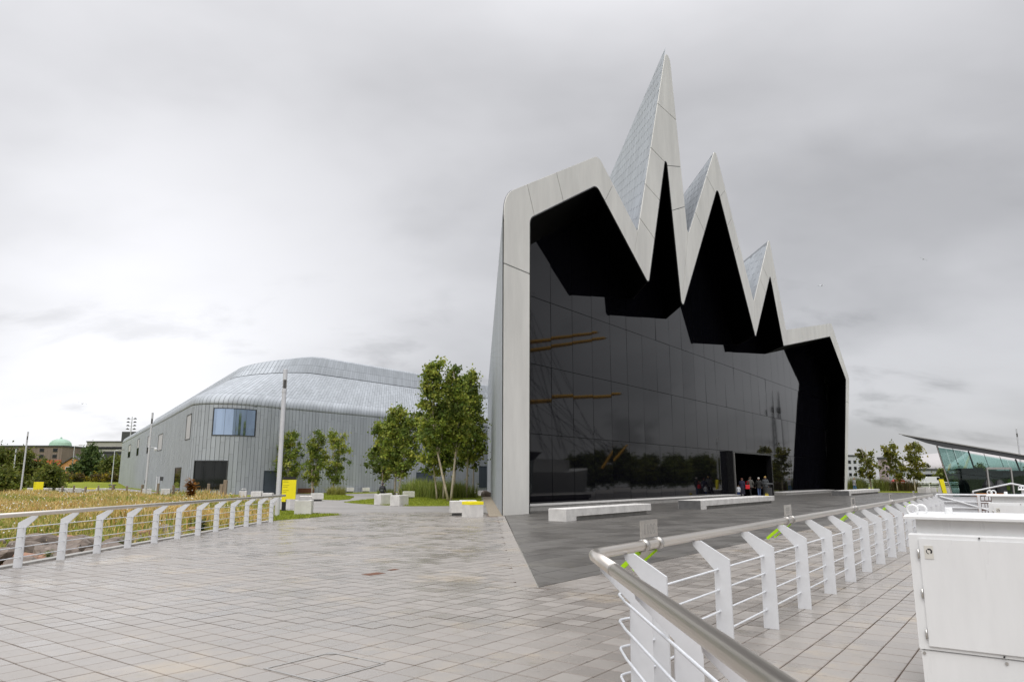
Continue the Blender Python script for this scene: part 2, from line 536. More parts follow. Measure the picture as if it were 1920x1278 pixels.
# joint bed of the near paving and the plain paving beyond it
bed = [(RX, -14), (2, -14)] + [(p.x, p.y) for p in (uv(-11, -5.98), uv(42, -5.98), uv(42, 6.34), uv(9.37, 6.34))] + [(-0.35, 32.0), (-0.36, 36.0), (RX, 36.0)]
bedo = sheet('paving', bed, -0.014, m_grout, thick=1.2)
far = [(RX, 36.0), (-0.36, 36.0), (-3.5, 104), (-34, 90), (-50, 108), (-70, 128), (-72, 118), (-32, 76), (-22.5, 58), (-13.2, 41), (RX, 30.5)]
sheet('path', far, -0.010, m_path, thick=0.9)
# tiles of the paving
NT = []
DARK = lambda a, b: (b > 6.335 and a > 9.35 + (b - 6.335) * (25.9 - 9.35) / (19.4 - 6.335))
tanh_ = 960 / 1374.0
for iu in range(-30, 145):
    for iv in range(-24, 112):
        a, b = (iu + 0.5) * TILE, (iv + 0.5) * TILE
        p = U * a + V * b
        if p.x < RX + 0.2 or p.y < 2.0 or p.y > 35.8 or b < -5.8:
            continue
        if abs(p.x) > p.y * 0.86 + 1.5 and not (p.y < 12 and abs(p.x) < 12):
            continue
        if DARK(a + 0.1, b + 0.14) or DARK(a + 0.14, b - 0.1) or DARK(a - 0.14, b + 0.14):
            continue
        if a > 41.8:
            continue
        if p.y > 31.5 and p.x > -0.36 - (p.y - 32) * 0.0437 - 0.75:
            continue
        NT.append((a, b, p))


def scr(p):
    """how large a tile shows: nearer tiles inside the frame first"""
    return p.y if (abs(p.x) < p.y * tanh_ * 0.98 and p.y > 5.85) else 1e6 + p.y


NT.sort(key=lambda t: scr(t[2]))
tb = MB(); h = TILE / 2 - 0.0048
tb.bbox(-h, -h, -0.03, h, h, 0.0, 0.004)
tme = bpy.data.meshes.new('tile')
tme.from_pydata([tuple(p) for p in tb.v], [], tb.f); tme.materials.append(m_pave)
for a, b, p in NT[:300]:
    o = bpy.data.objects.new('tile', tme)
    o.location = (p.x, p.y, random.uniform(-0.002, 0.0012))
    o.rotation_euler = (random.uniform(-.003, .003), random.uniform(-.003, .003), ANG + random.uniform(-.006, .006))
    link(o, bedo)
rest = NT[300:]
nb = len(rest)
cen = np.array([(p.x, p.y) for _, _, p in rest], np.float32)
uu = np.array((U.x, U.y)); vv = np.array((V.x, V.y))
hh = TILE / 2 - 0.0048 - rng.random(nb) * 0.0015
zz = rng.uniform(-0.002, 0.0015, nb)
tv = np.zeros((nb, 8, 3), np.float32)
for k, (sa, sb) in enumerate(((-1, -1), (1, -1), (1, 1), (-1, 1))):
    xy = cen + np.outer(hh * sa, uu) + np.outer(hh * sb, vv)
    tv[:, k, :2] = xy; tv[:, k, 2] = zz + rng.uniform(-.0008, .0008, nb)
    tv[:, k + 4, :2] = xy; tv[:, k + 4, 2] = -0.013
fi = np.array([(0, 1, 2, 3), (0, 4, 5, 1), (1, 5, 6, 2), (2, 6, 7, 3), (3, 7, 4, 0)], np.int32)
tf = (fi[None] + (np.arange(nb) * 8)[:, None, None]).reshape(-1, 4)
o = np_mesh('tile_field', tv.reshape(-1, 3), tf, m_pave, bedo)
o['kind'] = 'stuff'; o['label'] = 'grey granite paving setts of the wider plaza'

# dark slabs in front of the glass
drk = [uv(9.37, 6.345), uv(130, 6.345), uv(130, 19.0), uv(26.26 + 69, 19.575 + 3.2), uv(26.26 + 2, 19.575 + 3.2), uv(26.3, 19.5)]
dko = sheet('dark_paving', [(p.x, p.y) for p in drk], -0.012, m_palejoint, thick=0.6)
sl = []
for i in range(10, 120):
    for j in range(10, 38):
        a0, a1 = i * 0.9, (i + 1) * 0.9
        b0, b1 = j * 0.6, (j + 1) * 0.6
        b0 = max(b0, 6.35)
        if b1 - b0 < 0.1 or b0 > 22.6: continue
        sh = 0.45 if j % 2 else 0.0
        cs = [(a0 + sh, b0), (a1 + sh, b0), (a1 + sh, b1), (a0 + sh, b1)]
        lim = lambda b: 9.40 + (b - 6.335) * (26.1 - 9.35) / (19.4 - 6.335)
        if cs[1][0] < lim(b0) + 0.05: continue
        cs = [(max(c[0], lim(c[1])), c[1]) for c in cs]
        if j * 0.6 > 18.9 and cs[0][0] > 97: continue
        sl.append(cs)
sv = []; sf = []
near = sorted(range(len(sl)), key=lambda k: (uv(*sl[k][0]).y))
for rank, k in enumerate(near):
    cs = sl[k]; g_ = 0.006
    zt = random.uniform(-0.0015, 0.0015)
    am = sum(c[0] for c in cs) / 4; bm = sum(c[1] for c in cs) / 4
    top = []
    for c in cs:
        top.append(uv(c[0] + (g_ if c[0] < am else -g_), c[1] + (g_ if c[1] < bm else -g_), zt))
    if rank < 260:
        mb = MB(); mb.prism([p - Vector((0, 0, 0.011)) for p in top], (0, 0, 0.011)); mb.build('slab', m_dark, dko)
    else:
        n0 = len(sv); sv += [tuple(p) for p in top] + [(p.x, p.y, -0.011) for p in top]
        sf += [tuple(n0 + q for q in f) for f in ((0, 1, 2, 3), (0, 4, 5, 1), (1, 5, 6, 2), (2, 6, 7, 3), (3, 7, 4, 0))]
o = np_mesh('slab_field', np.array(sv), np.array(sf), m_dark, dko); o['kind'] = 'stuff'
o['label'] = 'dark grey paving slabs further along the glass front'
bs_ = MB(); la, lb_ = uv(9.36, 6.335), uv(26.1, 19.4); dv = (lb_ - la).normalized(); nv = Vector((-dv.y, dv.x, 0)); nv = nv if nv.x < 0 else -nv
nst_ = 26
for i in range(nst_):
    a, b = la.lerp(lb_, i / nst_) + dv * 0.003, la.lerp(lb_, (i + 1) / nst_) - dv * 0.003
    mb = MB(); mb.prism([p + Vector((0, 0, -0.0135)) for p in (a, b, b + nv * 0.30, a + nv * 0.30)][::-1], (0, 0, 0.0125)); mb.build('border_stone', m_pave, bedo)
for i in range(36):
    a, b = uv(9.36 + i * 0.9 + 0.003, 6.333), uv(9.36 + (i + 1) * 0.9 - 0.003, 6.333)
    mb = MB(); mb.prism([p + Vector((0, 0, -0.0135)) for p in (a, b, b - V * 0.26, a - V * 0.26)], (0, 0, 0.0125)); mb.build('border_stone', m_pave, bedo)
# pale paving beyond the right end of the dark slabs
sheet('pale_path', [(p.x, p.y) for p in (uv(95.3, 22.7), uv(95.3, 19.2), uv(130, 19.2), uv(130, 6.4), uv(42.02, 6.33), uv(42.02, -5.97), uv(160, -5.97), uv(160, 22.7))], -0.016, m_path, thick=0.5)


# ------------------------------------------------------------------ the museum
mus = thing('museum', tuple(P0), 'grey zinc museum with jagged white spired front and dark glass wall', 'museum')
OUTER = [(0, 0, 0), (0.03, 15.1, 1.5), (9.45, 20.65, 0.8), (14.5, 17.25, 0.22), (20.85, 34.6, 0.5), (22.95, 19.3, 0.25), (29.95, 29.1, 0.5), (37.85, 17.3, 0.2), (44.1, 25.1, 0.35), (47.85, 16.4, 0.06), (68.8, 20.75, 0.5), (76.7, 14.7, 0.8), (69.65, 0, 0)]
INNER = [(2.03, 0, 0), (2.2, 14.5, 0.55), (9.15, 18.65, 0.7), (15.85, 14.1, 0.28), (19.55, 24.7, 0.22), (21.2, 13.35, 0.3), (29.95, 25.6, 0.4), (37.7, 14.0, 0.22), (43.55, 21.1, 0.18), (46.5, 14.55, 0.1), (67.4, 18.85, 0.3), (74.6, 14.3, 0.3), (68.11, 0, 0)]


def fillet(pts, n=7):
    out = []
    for i, (x, y, r) in enumerate(pts):
        p = Vector((x, y))
        if r <= 0 or i in (0, len(pts) - 1):
            out.append(p); continue
        a = (Vector(pts[i - 1][:2]) - p).normalized(); b = (Vector(pts[i + 1][:2]) - p).normalized()
        th = math.acos(max(-1, min(1, a.dot(b))))
        t = r / math.tan(th / 2)
        c = p + (a + b).normalized() * (r / math.sin(th / 2))
        s, e = p + a * t, p + b * t
        a0 = math.atan2(s.y - c.y, s.x - c.x); a1 = math.atan2(e.y - c.y, e.x - c.x)
        d = (a1 - a0 + math.pi) % (2 * math.pi) - math.pi
        for k in range(n + 1):
            an = a0 + d * k / n
            out.append(Vector((c.x + r * math.cos(an), c.y + r * math.sin(an))))
    return out


OP, IP = fillet(OUTER), fillet(INNER)


def arcl(pl):
    L = [0.0]
    for i in range(1, len(pl)):
        L.append(L[-1] + (pl[i] - pl[i - 1]).length)
    return L


OL, IL = arcl(OP), arcl(IP)


def near_par(pl, L, q):
    q = Vector(q); best = (1e9, 0)
    for i in range(len(pl) - 1):
        d = pl[i + 1] - pl[i]
        if d.length < 1e-9: continue
        t = max(0, min(1, (q - pl[i]).dot(d) / d.length_squared))
        e = (pl[i] + d * t - q).length
        if e < best[0]: best = (e, L[i] + t * d.length)
    return best[1]


def at_par(pl, L, t):
    for i in range(len(pl) - 1):
        if t <= L[i + 1] + 1e-9:
            k = 0 if L[i + 1] == L[i] else (t - L[i]) / (L[i + 1] - L[i])
            return pl[i].lerp(pl[i + 1], k)
    return pl[-1]


def sub(pl, L, a, b):
    rev = a > b
    lo, hi = (b, a) if rev else (a, b)
    pts = [at_par(pl, L, lo)] + [pl[i] for i in range(len(pl)) if lo + 0.02 < L[i] < hi - 0.02] + [at_par(pl, L, hi)]
    return pts[::-1] if rev else pts


PANELS = [
    [('o', (0.0, -0.0), (0.08, 11.6)), ('i', (2.13, 11.58), (2.03, -0.03))],
    [('o', (0.08, 11.6), (2.02, 16.13)), ('i', (2.63, 14.66), (2.13, 11.58))],
    [('o', (2.02, 16.13), (4.79, 17.75)), ('i', (5.44, 16.4), (2.63, 14.66))],
    [('o', (4.79, 17.75), (11.21, 19.37)), ('i', (10.19, 18.03), (5.44, 16.4))],
    [('o', (11.21, 19.37), (14.51, 17.46)), ('i', (13.93, 15.69), (10.19, 18.03))],
    [('o', (14.51, 17.46), (15.04, 18.27)), ('i', (17.0, 17.53), (13.93, 15.69))],
    [('o', (15.04, 18.27), (16.21, 20.94)), ('i', (18.05, 20.66), (17.0, 17.53))],
    [('o', (16.21, 20.94), (17.18, 24.06)), ('i', (19.24, 23.92), (18.05, 20.66))],
    [('o', (17.18, 24.06), (18.62, 28.05)), ('o', (21.86, 28.22), (22.06, 24.59)), ('i', (19.96, 23.82), (19.24, 23.92))],
    [('o', (18.62, 28.05), (21.86, 28.22))],
    [('o', (22.06, 24.59), (22.32, 21.54)), ('i', (20.48, 20.55), (19.96, 23.82))],
    [('o', (22.32, 21.54), (23.01, 19.66)), ('i', (21.16, 13.68), (20.48, 20.55))],
    [('o', (23.01, 19.66), (24.92, 21.63)), ('i', (26.34, 20.78), (21.16, 13.68))],
    [('o', (24.92, 21.63), (27.78, 25.58)), ('i', (29.48, 24.9), (26.34, 20.78))],
    [('o', (27.78, 25.58), (32.21, 26.2)), ('i', (30.48, 24.94), (29.48, 24.9))],
    [('o', (32.21, 26.2), (33.46, 24.05)), ('i', (32.08, 22.91), (30.48, 24.94))],
    [('o', (33.46, 24.05), (34.8, 21.82)), ('i', (33.75, 20.96), (32.08, 22.91))],
    [('o', (34.8, 21.82), (38.02, 17.68)), ('i', (37.65, 14.31), (33.75, 20.96))],
    [('o', (38.02, 17.68), (40.26, 19.89)), ('i', (41.47, 19.22), (37.65, 14.31))],
    [('o', (40.26, 19.89), (41.3, 21.5)), ('i', (42.94, 20.61), (41.47, 19.22))],
    [('o', (41.3, 21.5), (45.99, 21.69)), ('i', (44.26, 20.36), (42.94, 20.61))],
    [('o', (45.99, 21.69), (47.88, 16.47)), ('i', (46.5, 14.67), (44.26, 20.36))],
    [('o', (47.88, 16.47), (54.07, 17.75)), ('i', (53.58, 16.02), (46.5, 14.67))],
    [('o', (54.07, 17.75), (61.97, 19.29)), ('i', (61.41, 17.54), (53.58, 16.02))],
    [('o', (61.97, 19.29), (74.83, 11.46)), ('i', (73.2, 11.32), (61.41, 17.54))],
    [('o', (74.83, 11.46), (69.65, 0.0)), ('i', (68.11, 0.0), (73.2, 11.32))],
]
# frame behind the panels (dark joints), then the panels
bk = MB()
n_ = 240
so = [at_par(OP, OL, OL[-1] * k / n_) for k in range(n_ + 1)]
for pn in PANELS:
    poly = []
    for t, a, b in pn:
        pl, L = (OP, OL) if t == 'o' else (IP, IL)
        poly += sub(pl, L, near_par(pl, L, a), near_par(pl, L, b))
    bk.add([fr(p.x, p.y, 0.05) for p in poly], [tuple(range(len(poly)))])
frame = bk.build('facade_frame', m_zincb, mus)
GAP = 0.028
for pn in PANELS:
    poly = []
    for t, a, b in pn:
        pl, L = (OP, OL) if t == 'o' else (IP, IL)
        ta, tb_ = near_par(pl, L, a), near_par(pl, L, b)
        sg = 1 if tb_ > ta else -1
        ea = 0 if ta < 0.01 or ta > L[-1] - 0.01 else GAP
        eb = 0 if tb_ < 0.01 or tb_ > L[-1] - 0.01 else GAP
        poly += sub(pl, L, ta + sg * ea, tb_ - sg * eb)
    mb = MB()
    mb.prism([fr(p.x, max(p.y, 0.0), 0.0) for p in poly][::-1], V * 0.045)
    mb.build('frame_panel', m_panel, frame)

# reveal, soffit and jambs: black, running back to the glass in the direction of the wing
TGL = 3.0 / 0.62304
sf_ = MB()
ring0 = [fr(p.x, p.y, 0.0) for p in IP]
ring1 = [p + EX * TGL for p in ring0]
k = len(ring0)
sf_.add(ring0 + ring1, [(i, i + 1, k + i + 1, k + i) for i in range(k - 1)])
sf_.build('soffit', m_black, mus, smooth=False)
# thin glossy trim round the opening
tr = MB()
for i in range(k - 1):
    d = (IP[i + 1] - IP[i])
    if d.length < 1e-6: continue
    nrm = Vector((-d.y, d.x)).normalized()
tube_pts = [fr(p.x, p.y, 0.03) for p in IP]
tr.tube(tube_pts, 0.05, 6)
tr.build('reveal_trim', m_gloss, mus, smooth=True)

# glass wall: panes 2.42 m wide in rows of 3.9 m
SHF = TGL * 0.78219                                  # shift along the front where soffit meets glass
IS = [Vector((p.x + SHF, p.y)) for p in IP]
ROWS = [0.16, 4.04, 7.94, 11.82]


def top_at(s):
    z = 30.0; found = False
    for i in range(8, len(IS) - 9):
        a, b = IS[i], IS[i + 1]
        if min(a.x, b.x) <= s <= max(a.x, b.x) and abs(b.x - a.x) > 1e-6:
            t = (s - a.x) / (b.x - a.x); zz_ = a.y + (b.y - a.y) * t
            z = zz_ if not found else max(z, zz_); found = True
    return z if found else 14.0


def right_s(z):
    return 68.11 + SHF + (74.6 - 68.11) * z / 14.3


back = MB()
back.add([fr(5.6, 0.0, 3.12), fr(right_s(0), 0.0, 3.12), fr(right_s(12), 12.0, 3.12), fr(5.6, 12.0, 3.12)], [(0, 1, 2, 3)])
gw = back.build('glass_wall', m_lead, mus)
cols = [5.72] + [8.66 + 2.42 * i for i in range(29)]
PORT = (37.0, 48.4, 3.86)
for ci in range(len(cols) - 1):
    s0, s1 = cols[ci] + 0.016, cols[ci + 1] - 0.016
    if cols[ci] > right_s(14): break
    for ri in range(4):
        z0 = ROWS[ri] + 0.016
        if ri < 3:
            z1 = ROWS[ri + 1] - 0.016
            pts = [(s0, z0), (min(s1, right_s(z0)), z0), (min(s1, right_s(z1)), z1), (s0, z1)]
            if s0 >= right_s(z0) - 0.1: continue
        else:
            ss = [s0 + (s1 - s0) * t / 8 for t in range(9)]
            ss = [x for x in ss if x < right_s(12.0) - 0.02]
            if len(ss) < 2: continue
            pts = [(ss[0], z0), (ss[-1], z0)] + [(x, max(z0 + 0.1, min(top_at(x), 27) + 0.05)) for x in ss[::-1]]
        if ri == 0 and s0 > PORT[0] - 1.2 and s1 < PORT[1] + 1.2:
            continue
        # each pane sits a hair out of true, so reflections break at the joints
        ta, tb_ = random.gauss(0, 0.0022), random.gauss(0, 0.0028)
        sm, zm = (s0 + s1) / 2, z0 + 1.9
        mb = MB()
        mb.prism([fr(s, z, 3.0 + (s - sm) * ta + (z - zm) * tb_) for s, z in pts][::-1], V * 0.05)
        mb.build('pane', m_glass, gw)
# plinth under the glass, broken by the entrance
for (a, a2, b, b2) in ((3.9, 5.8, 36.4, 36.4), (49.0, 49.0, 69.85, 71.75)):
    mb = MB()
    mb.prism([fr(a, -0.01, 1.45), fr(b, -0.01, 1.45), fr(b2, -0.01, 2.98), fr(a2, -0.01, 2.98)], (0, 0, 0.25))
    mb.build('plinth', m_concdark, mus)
    mb = MB()
    mb.prism([fr(a, 0.24, 1.42), fr(b, 0.24, 1.42), fr(b2, 0.24, 2.98), fr(a2, 0.24, 2.98)], (0, 0, 0.035))
    mb.build('plinth_coping', m_concseat, mus)
# entrance portal: a black lobby box standing proud of the glass
pt = MB()
w0, w1 = 2.42, 3.4
pt.prism([fr(PORT[0], 0, w0), fr(PORT[0] + 0.28, 0, w0), fr(PORT[0] + 0.28, 0, w1), fr(PORT[0], 0, w1)], (0, 0, PORT[2]))
pt.prism([fr(PORT[1] - 0.28, 0, w0), fr(PORT[1], 0, w0), fr(PORT[1], 0, w1), fr(PORT[1] - 0.28, 0, w1)], (0, 0, PORT[2]))
pt.prism([fr(PORT[0], PORT[2], w0), fr(PORT[1], PORT[2], w0), fr(PORT[1], PORT[2], w1), fr(PORT[0], PORT[2], w1)], (0, 0, 0.16))
port = pt.build('entrance_portal', m_gloss, mus)
m_void = M('unlit_lobby', (0.001, 0.001, 0.001), 1.0, spec=0.0)  # flat black sheet paints in the darkness of the lobby behind the opening
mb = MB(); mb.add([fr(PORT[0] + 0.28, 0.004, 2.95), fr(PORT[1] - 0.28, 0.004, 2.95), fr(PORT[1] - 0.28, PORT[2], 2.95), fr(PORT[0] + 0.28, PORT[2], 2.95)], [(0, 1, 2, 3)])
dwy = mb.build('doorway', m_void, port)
mb = MB(); mb.box(0, 0, 0, 0.04, 0.06, PORT[2], T=lambda p: fr(PORT[0] + 0.26 + p.x, p.z, 2.36 + p.y)); mb.build('door_edge', m_alu, port)
for s0, s1 in ((35.78, PORT[0]), (PORT[1], 49.86)):
    mb = MB(); mb.prism([fr(s0, 0.02, 3.0), fr(s1, 0.02, 3.0), fr(s1, 3.98, 3.0), fr(s0, 3.98, 3.0)][::-1], V * 0.05); mb.build('pane', m_glass, gw)
mb = MB(); mb.prism([fr(PORT[0], PORT[2] + 0.16, 3.01), fr(PORT[1], PORT[2] + 0.16, 3.01), fr(PORT[1], 4.02, 3.01), fr(PORT[0], 4.02, 3.01)][::-1], V * 0.05)
mb.build('lintel', m_gloss, mus)

# wing shell: roof zigzag and side walls run back along EX
WLEN = 66.0
sh = MB()
r0 = [fr(p.x, p.y, 0.05) + EX * 0.02 for p in OP]


def back_drop(p):
    return 0.0


r1_ = [p + EX * WLEN for p in r0]
k = len(r0)
sh.add(r0 + r1_, [(i, k + i, k + i + 1, i + 1) for i in range(k - 1)])
sh.add(r1_, [tuple(range(k))])
sh.build('wing_shell', m_zincb, mus)


def lay(mb_or_list, P, N, A, B, prow, gap, thick, lift):
    """one sheet: P corner, A across, B up; the lower end lifts (lapped)"""
    a0, a1 = P + A * gap, P + A * (1 - gap)
    bl, bu = B * 0.004, B * 0.997
    q = [a0 + bl + N * (thick + lift), a1 + bl + N * (thick + lift), a1 + bu + N * thick, a0 + bu + N * thick]
    d = [p - N * (thick + lift * 0.5 + 0.002) for p in q]
    vs = q + d
    fs = [(0, 1, 2, 3), (0, 4, 5, 1), (1, 5, 6, 2), (2, 6, 7, 3), (3, 7, 4, 0)]
    mb_or_list.add(vs, fs)


def clad_slope(valley, apex, tmax, width, length, n_parts, cut=0.35):
    """lapped zinc sheets on the left slope of a spire, in strips running up from the valley"""
    v0 = Vector(valley); v1 = Vector(apex)
    d = (v1 - v0); Ls = d.length; d = d.normalized()
    up = U * d.x + Vector((0, 0, d.y))
    N = up.cross(EX).normalized()
    if N.dot(U) > 0: N = -N
    rest = MB(); cnt = 0
    i = 0; t = 0.06
    while t < tmax:
        off = ((i * 7) % 5) / 5.0 * length
        s = cut - off
        while s < Ls - 1.0:
            a, b = max(s, cut), min(s + length, Ls - 1.0)
            if b - a > 0.3:
                P = fr(v0.x, v0.y, 0.05) + up * a + EX * t
                tgt = rest
                if cnt < n_parts: tgt = MB()
                lay(tgt, P, N, EX * width, up * (b - a), None, 0.05, 0.03, 0.012)
                if cnt < n_parts:
                    tgt.build('roof_sheet', m_zinc, mus)
                cnt += 1
            s += length
        t += width; i += 1
    if rest.f:
        o = rest.build('roof_sheet_field', m_zinc, mus); o['kind'] = 'stuff'


clad_slope((14.5, 17.25), (20.85, 34.6), 40, 0.62, 2.1, 150)
clad_slope((22.95, 19.3), (29.95, 29.1), 24, 0.62, 2.1, 90)
clad_slope((37.85, 17.3), (44.1, 25.1), 20, 0.75, 2.1, 50)
# ridge and verge cappings
for q in ((20.85, 34.35), (29.95, 28.85), (44.1, 24.9)):
    mb = MB(); mb.tube([fr(q[0], q[1] - 1.0, 0.2) + EX * 1.6, fr(q[0], q[1] - 1.0, 0.06) + EX * 40], 0.2, 8); mb.build('ridge_capping', m_zinc, mus, smooth=True)

# side wall of the wing: upright zinc strips
ws = MB()
t = 0.0
Nw = Vector((-EX.y, EX.x, 0))
i = 0
while t < WLEN:
    z = -0.05 - (i % 4) * 0.7
    while z < 14.0:
        a, b = max(z, 0.0), min(z + 2.8, 14.1)
        if b - a > 0.25:
            lay(ws, fr(0, a, 0.05) + EX * t + Vector((0, 0, 0)), Nw, EX * 0.6, Vector((0, 0, b - a)), None, 0.012, 0.02, 0.004)
        z += 2.8
    t += 0.6; i += 1
# curved eave of the wing
ev = [fr(p.x, p.y, 0.05) for p in OP[1:9]]
for i in range(int(WLEN / 0.6)):
    base = EX * (i * 0.6 + 0.03)
    g_ = [p + base for p in ev] + [p + base + EX * 0.55 for p in ev]
    off = Vector((-0.02, 0, 0.02)); n8 = len(ev)
    ws.add([p + off for p in g_], [(j, n8 + j, n8 + j + 1, j + 1) for j in range(n8 - 1)])
o = ws.build('side_cladding', m_zinc, mus); o['kind'] = 'stuff'; o['label'] = 'upright zinc sheets of the wing side wall'
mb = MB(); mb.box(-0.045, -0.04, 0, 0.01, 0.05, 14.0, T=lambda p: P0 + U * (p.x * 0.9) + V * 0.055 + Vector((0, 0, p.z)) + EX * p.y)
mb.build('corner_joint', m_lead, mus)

# ---- long body behind: left wall, rounded corner, rear wall
K0 = Vector((-31.2, 72.0)); DL = Vector((-0.527, 0.850)).normalized(); DU = Vector((U.x, U.y)); TT = 5.6; LTOT = 104.0
TH = math.acos(DL.dot(DU)); BIS = (DL + DU).normalized()
PROF = [(0, -2.2), (0, 9.35), (0.06, 9.75), (0.25, 10.1), (0.62, 10.42), (5.0, 14.45), (5.15, 14.75), (6.2, 16.75), (6.6, 17.05), (8.5, 16.9), (26, 13.0)]
PL = [0.0]
for i in range(1, len(PROF)):
    PL.append(PL[-1] + math.hypot(PROF[i][0] - PROF[i - 1][0], PROF[i][1] - PROF[i - 1][1]))
R0 = TT * math.tan(TH / 2)
C0 = K0 + BIS * (R0 / math.sin(TH / 2))
ARC = R0 * (math.pi - TH); LL = LTOT - TT
A0 = math.atan2((K0 + DL * TT - C0).y, (K0 + DL * TT - C0).x)
RLEN = 58.0
PEND = LL + ARC + RLEN


def body(p, d):
    """plan point at path length p, inset d"""
    nl = Vector((DL.y, -DL.x)); nr = Vector((-DU.y, DU.x))
    if nl.dot(BIS) < 0: nl = -nl
    if nr.dot(BIS) < 0: nr = -nr
    Kd = K0 + BIS * (d / math.sin(TH / 2))
    rd = R0
    td = rd / math.tan(TH / 2)
    cd = Kd + BIS * (rd / math.sin(TH / 2))
    if p <= LL:
        f = p / LL
        far_ = K0 + DL * LTOT + nl * d
        return far_.lerp(Kd + DL * td, f)
    if p <= LL + ARC:
        t = A0 + (p - LL) / R0
        return cd + Vector((math.cos(t), math.sin(t))) * rd
    f = (p - LL - ARC) / RLEN
    end = K0 + DU * (TT + RLEN) + nr * d
    return (Kd + DU * td).lerp(end, f)


def prof(q):
    for i in range(len(PL) - 1):
        if q <= PL[i + 1] + 1e-9:
            t = (q - PL[i]) / (PL[i + 1] - PL[i])
            return (PROF[i][0] + (PROF[i + 1][0] - PROF[i][0]) * t, PROF[i][1] + (PROF[i + 1][1] - PROF[i][1]) * t)
    return PROF[-1]


def bsurf(p, q, off=0.0):
    d, z = prof(q)
    # the roof sinks towards the rounded corner and stays low along the left wall
    kf = max(0.0, min(1.0, (LL + ARC + 6.0 - p) / 14.0)); kf = kf * kf * (3 - 2 * kf)
    if off:
        d1, z1 = prof(max(0, q - 0.05)); d2, z2 = prof(min(PL[-1], q + 0.05))
        n = Vector((-(z2 - z1), (d2 - d1))).normalized()
        d += n.x * off; z += n.y * off
    if z > 10.42: z = 10.42 + (z - 10.42) * (1 - 0.30 * kf)
    b = body(p, d)
    return Vector((b.x, b.y, z))


STW = 0.46
ps = [i * STW * 4 for i in range(int(LL / (STW * 4)))] + [LL] + [LL + ARC * i / 14 for i in range(1, 15)] + [LL + ARC + RLEN * i / 80 for i in range(1, 81)]
bs = MB(); npq = len(PL)
for p in ps:
    bs.v.extend(bsurf(p, q, -0.03) for q in PL)
for i in range(len(ps) - 1):
    for j in range(npq - 1):
        bs.f.append((i * npq + j, (i + 1) * npq + j, (i + 1) * npq + j + 1, i * npq + j + 1)); bs.m.append(0)
# far end wall
e0 = K0 + DL * LTOT; nl = Vector((DL.y, -DL.x)); nl = nl if nl.dot(BIS) > 0 else -nl
endp = [bsurf(0, q) for q in PL] + [Vector((e0.x + nl.x * 26, e0.y + nl.y * 26, -2.2))]
bs.add(endp, [tuple(range(len(endp)))])
body_o = bs.build('body_shell', m_zincb, mus)

Z2Q = lambda z: z + 2.2
snap = lambda p: round(p / STW) * STW
# name, p0, p1, z0, z1, kind
WIN = [('window', 95.45, 99.0, 5.7, 8.4, 'pale'), ('window', 70.0, 75.2, 5.35, 7.6, 'pale'), ('window', 55.2, 58.9, 5.45, 8.1, 'split'), ('window', 37.5, 41.6, 5.55, 8.45, 'split'), ('window', 19.0, 24.4, 5.65, 8.15, 'split'),
       ('window', 89.8, 94.6, 0.35, 2.85, 'dark'), ('window', 102.1, 106.7, 6.0, 8.85, 'blue'), ('window', 100.4, 104.0, 0.5, 3.45, 'dark'),
       ('door', 108.3, 110.2, 0.0, 2.45, 'door'), ('door', 131.7, 134.6, 0.0, 2.45, 'door'), ('door', 144.9, 146.9, 0.35, 3.45, 'door')]
m_pale = M('pale_blind', (0.52, 0.515, 0.52), 0.5, var=0.03, scale=2)
m_bluegl = M('sky_glass', (0.50, 0.62, 0.80), 0.05, spec=0.8, metal=0.9)
m_darkgl = M('dark_window', (0.008, 0.010, 0.010), 0.03, ior=1.5)
holes = []
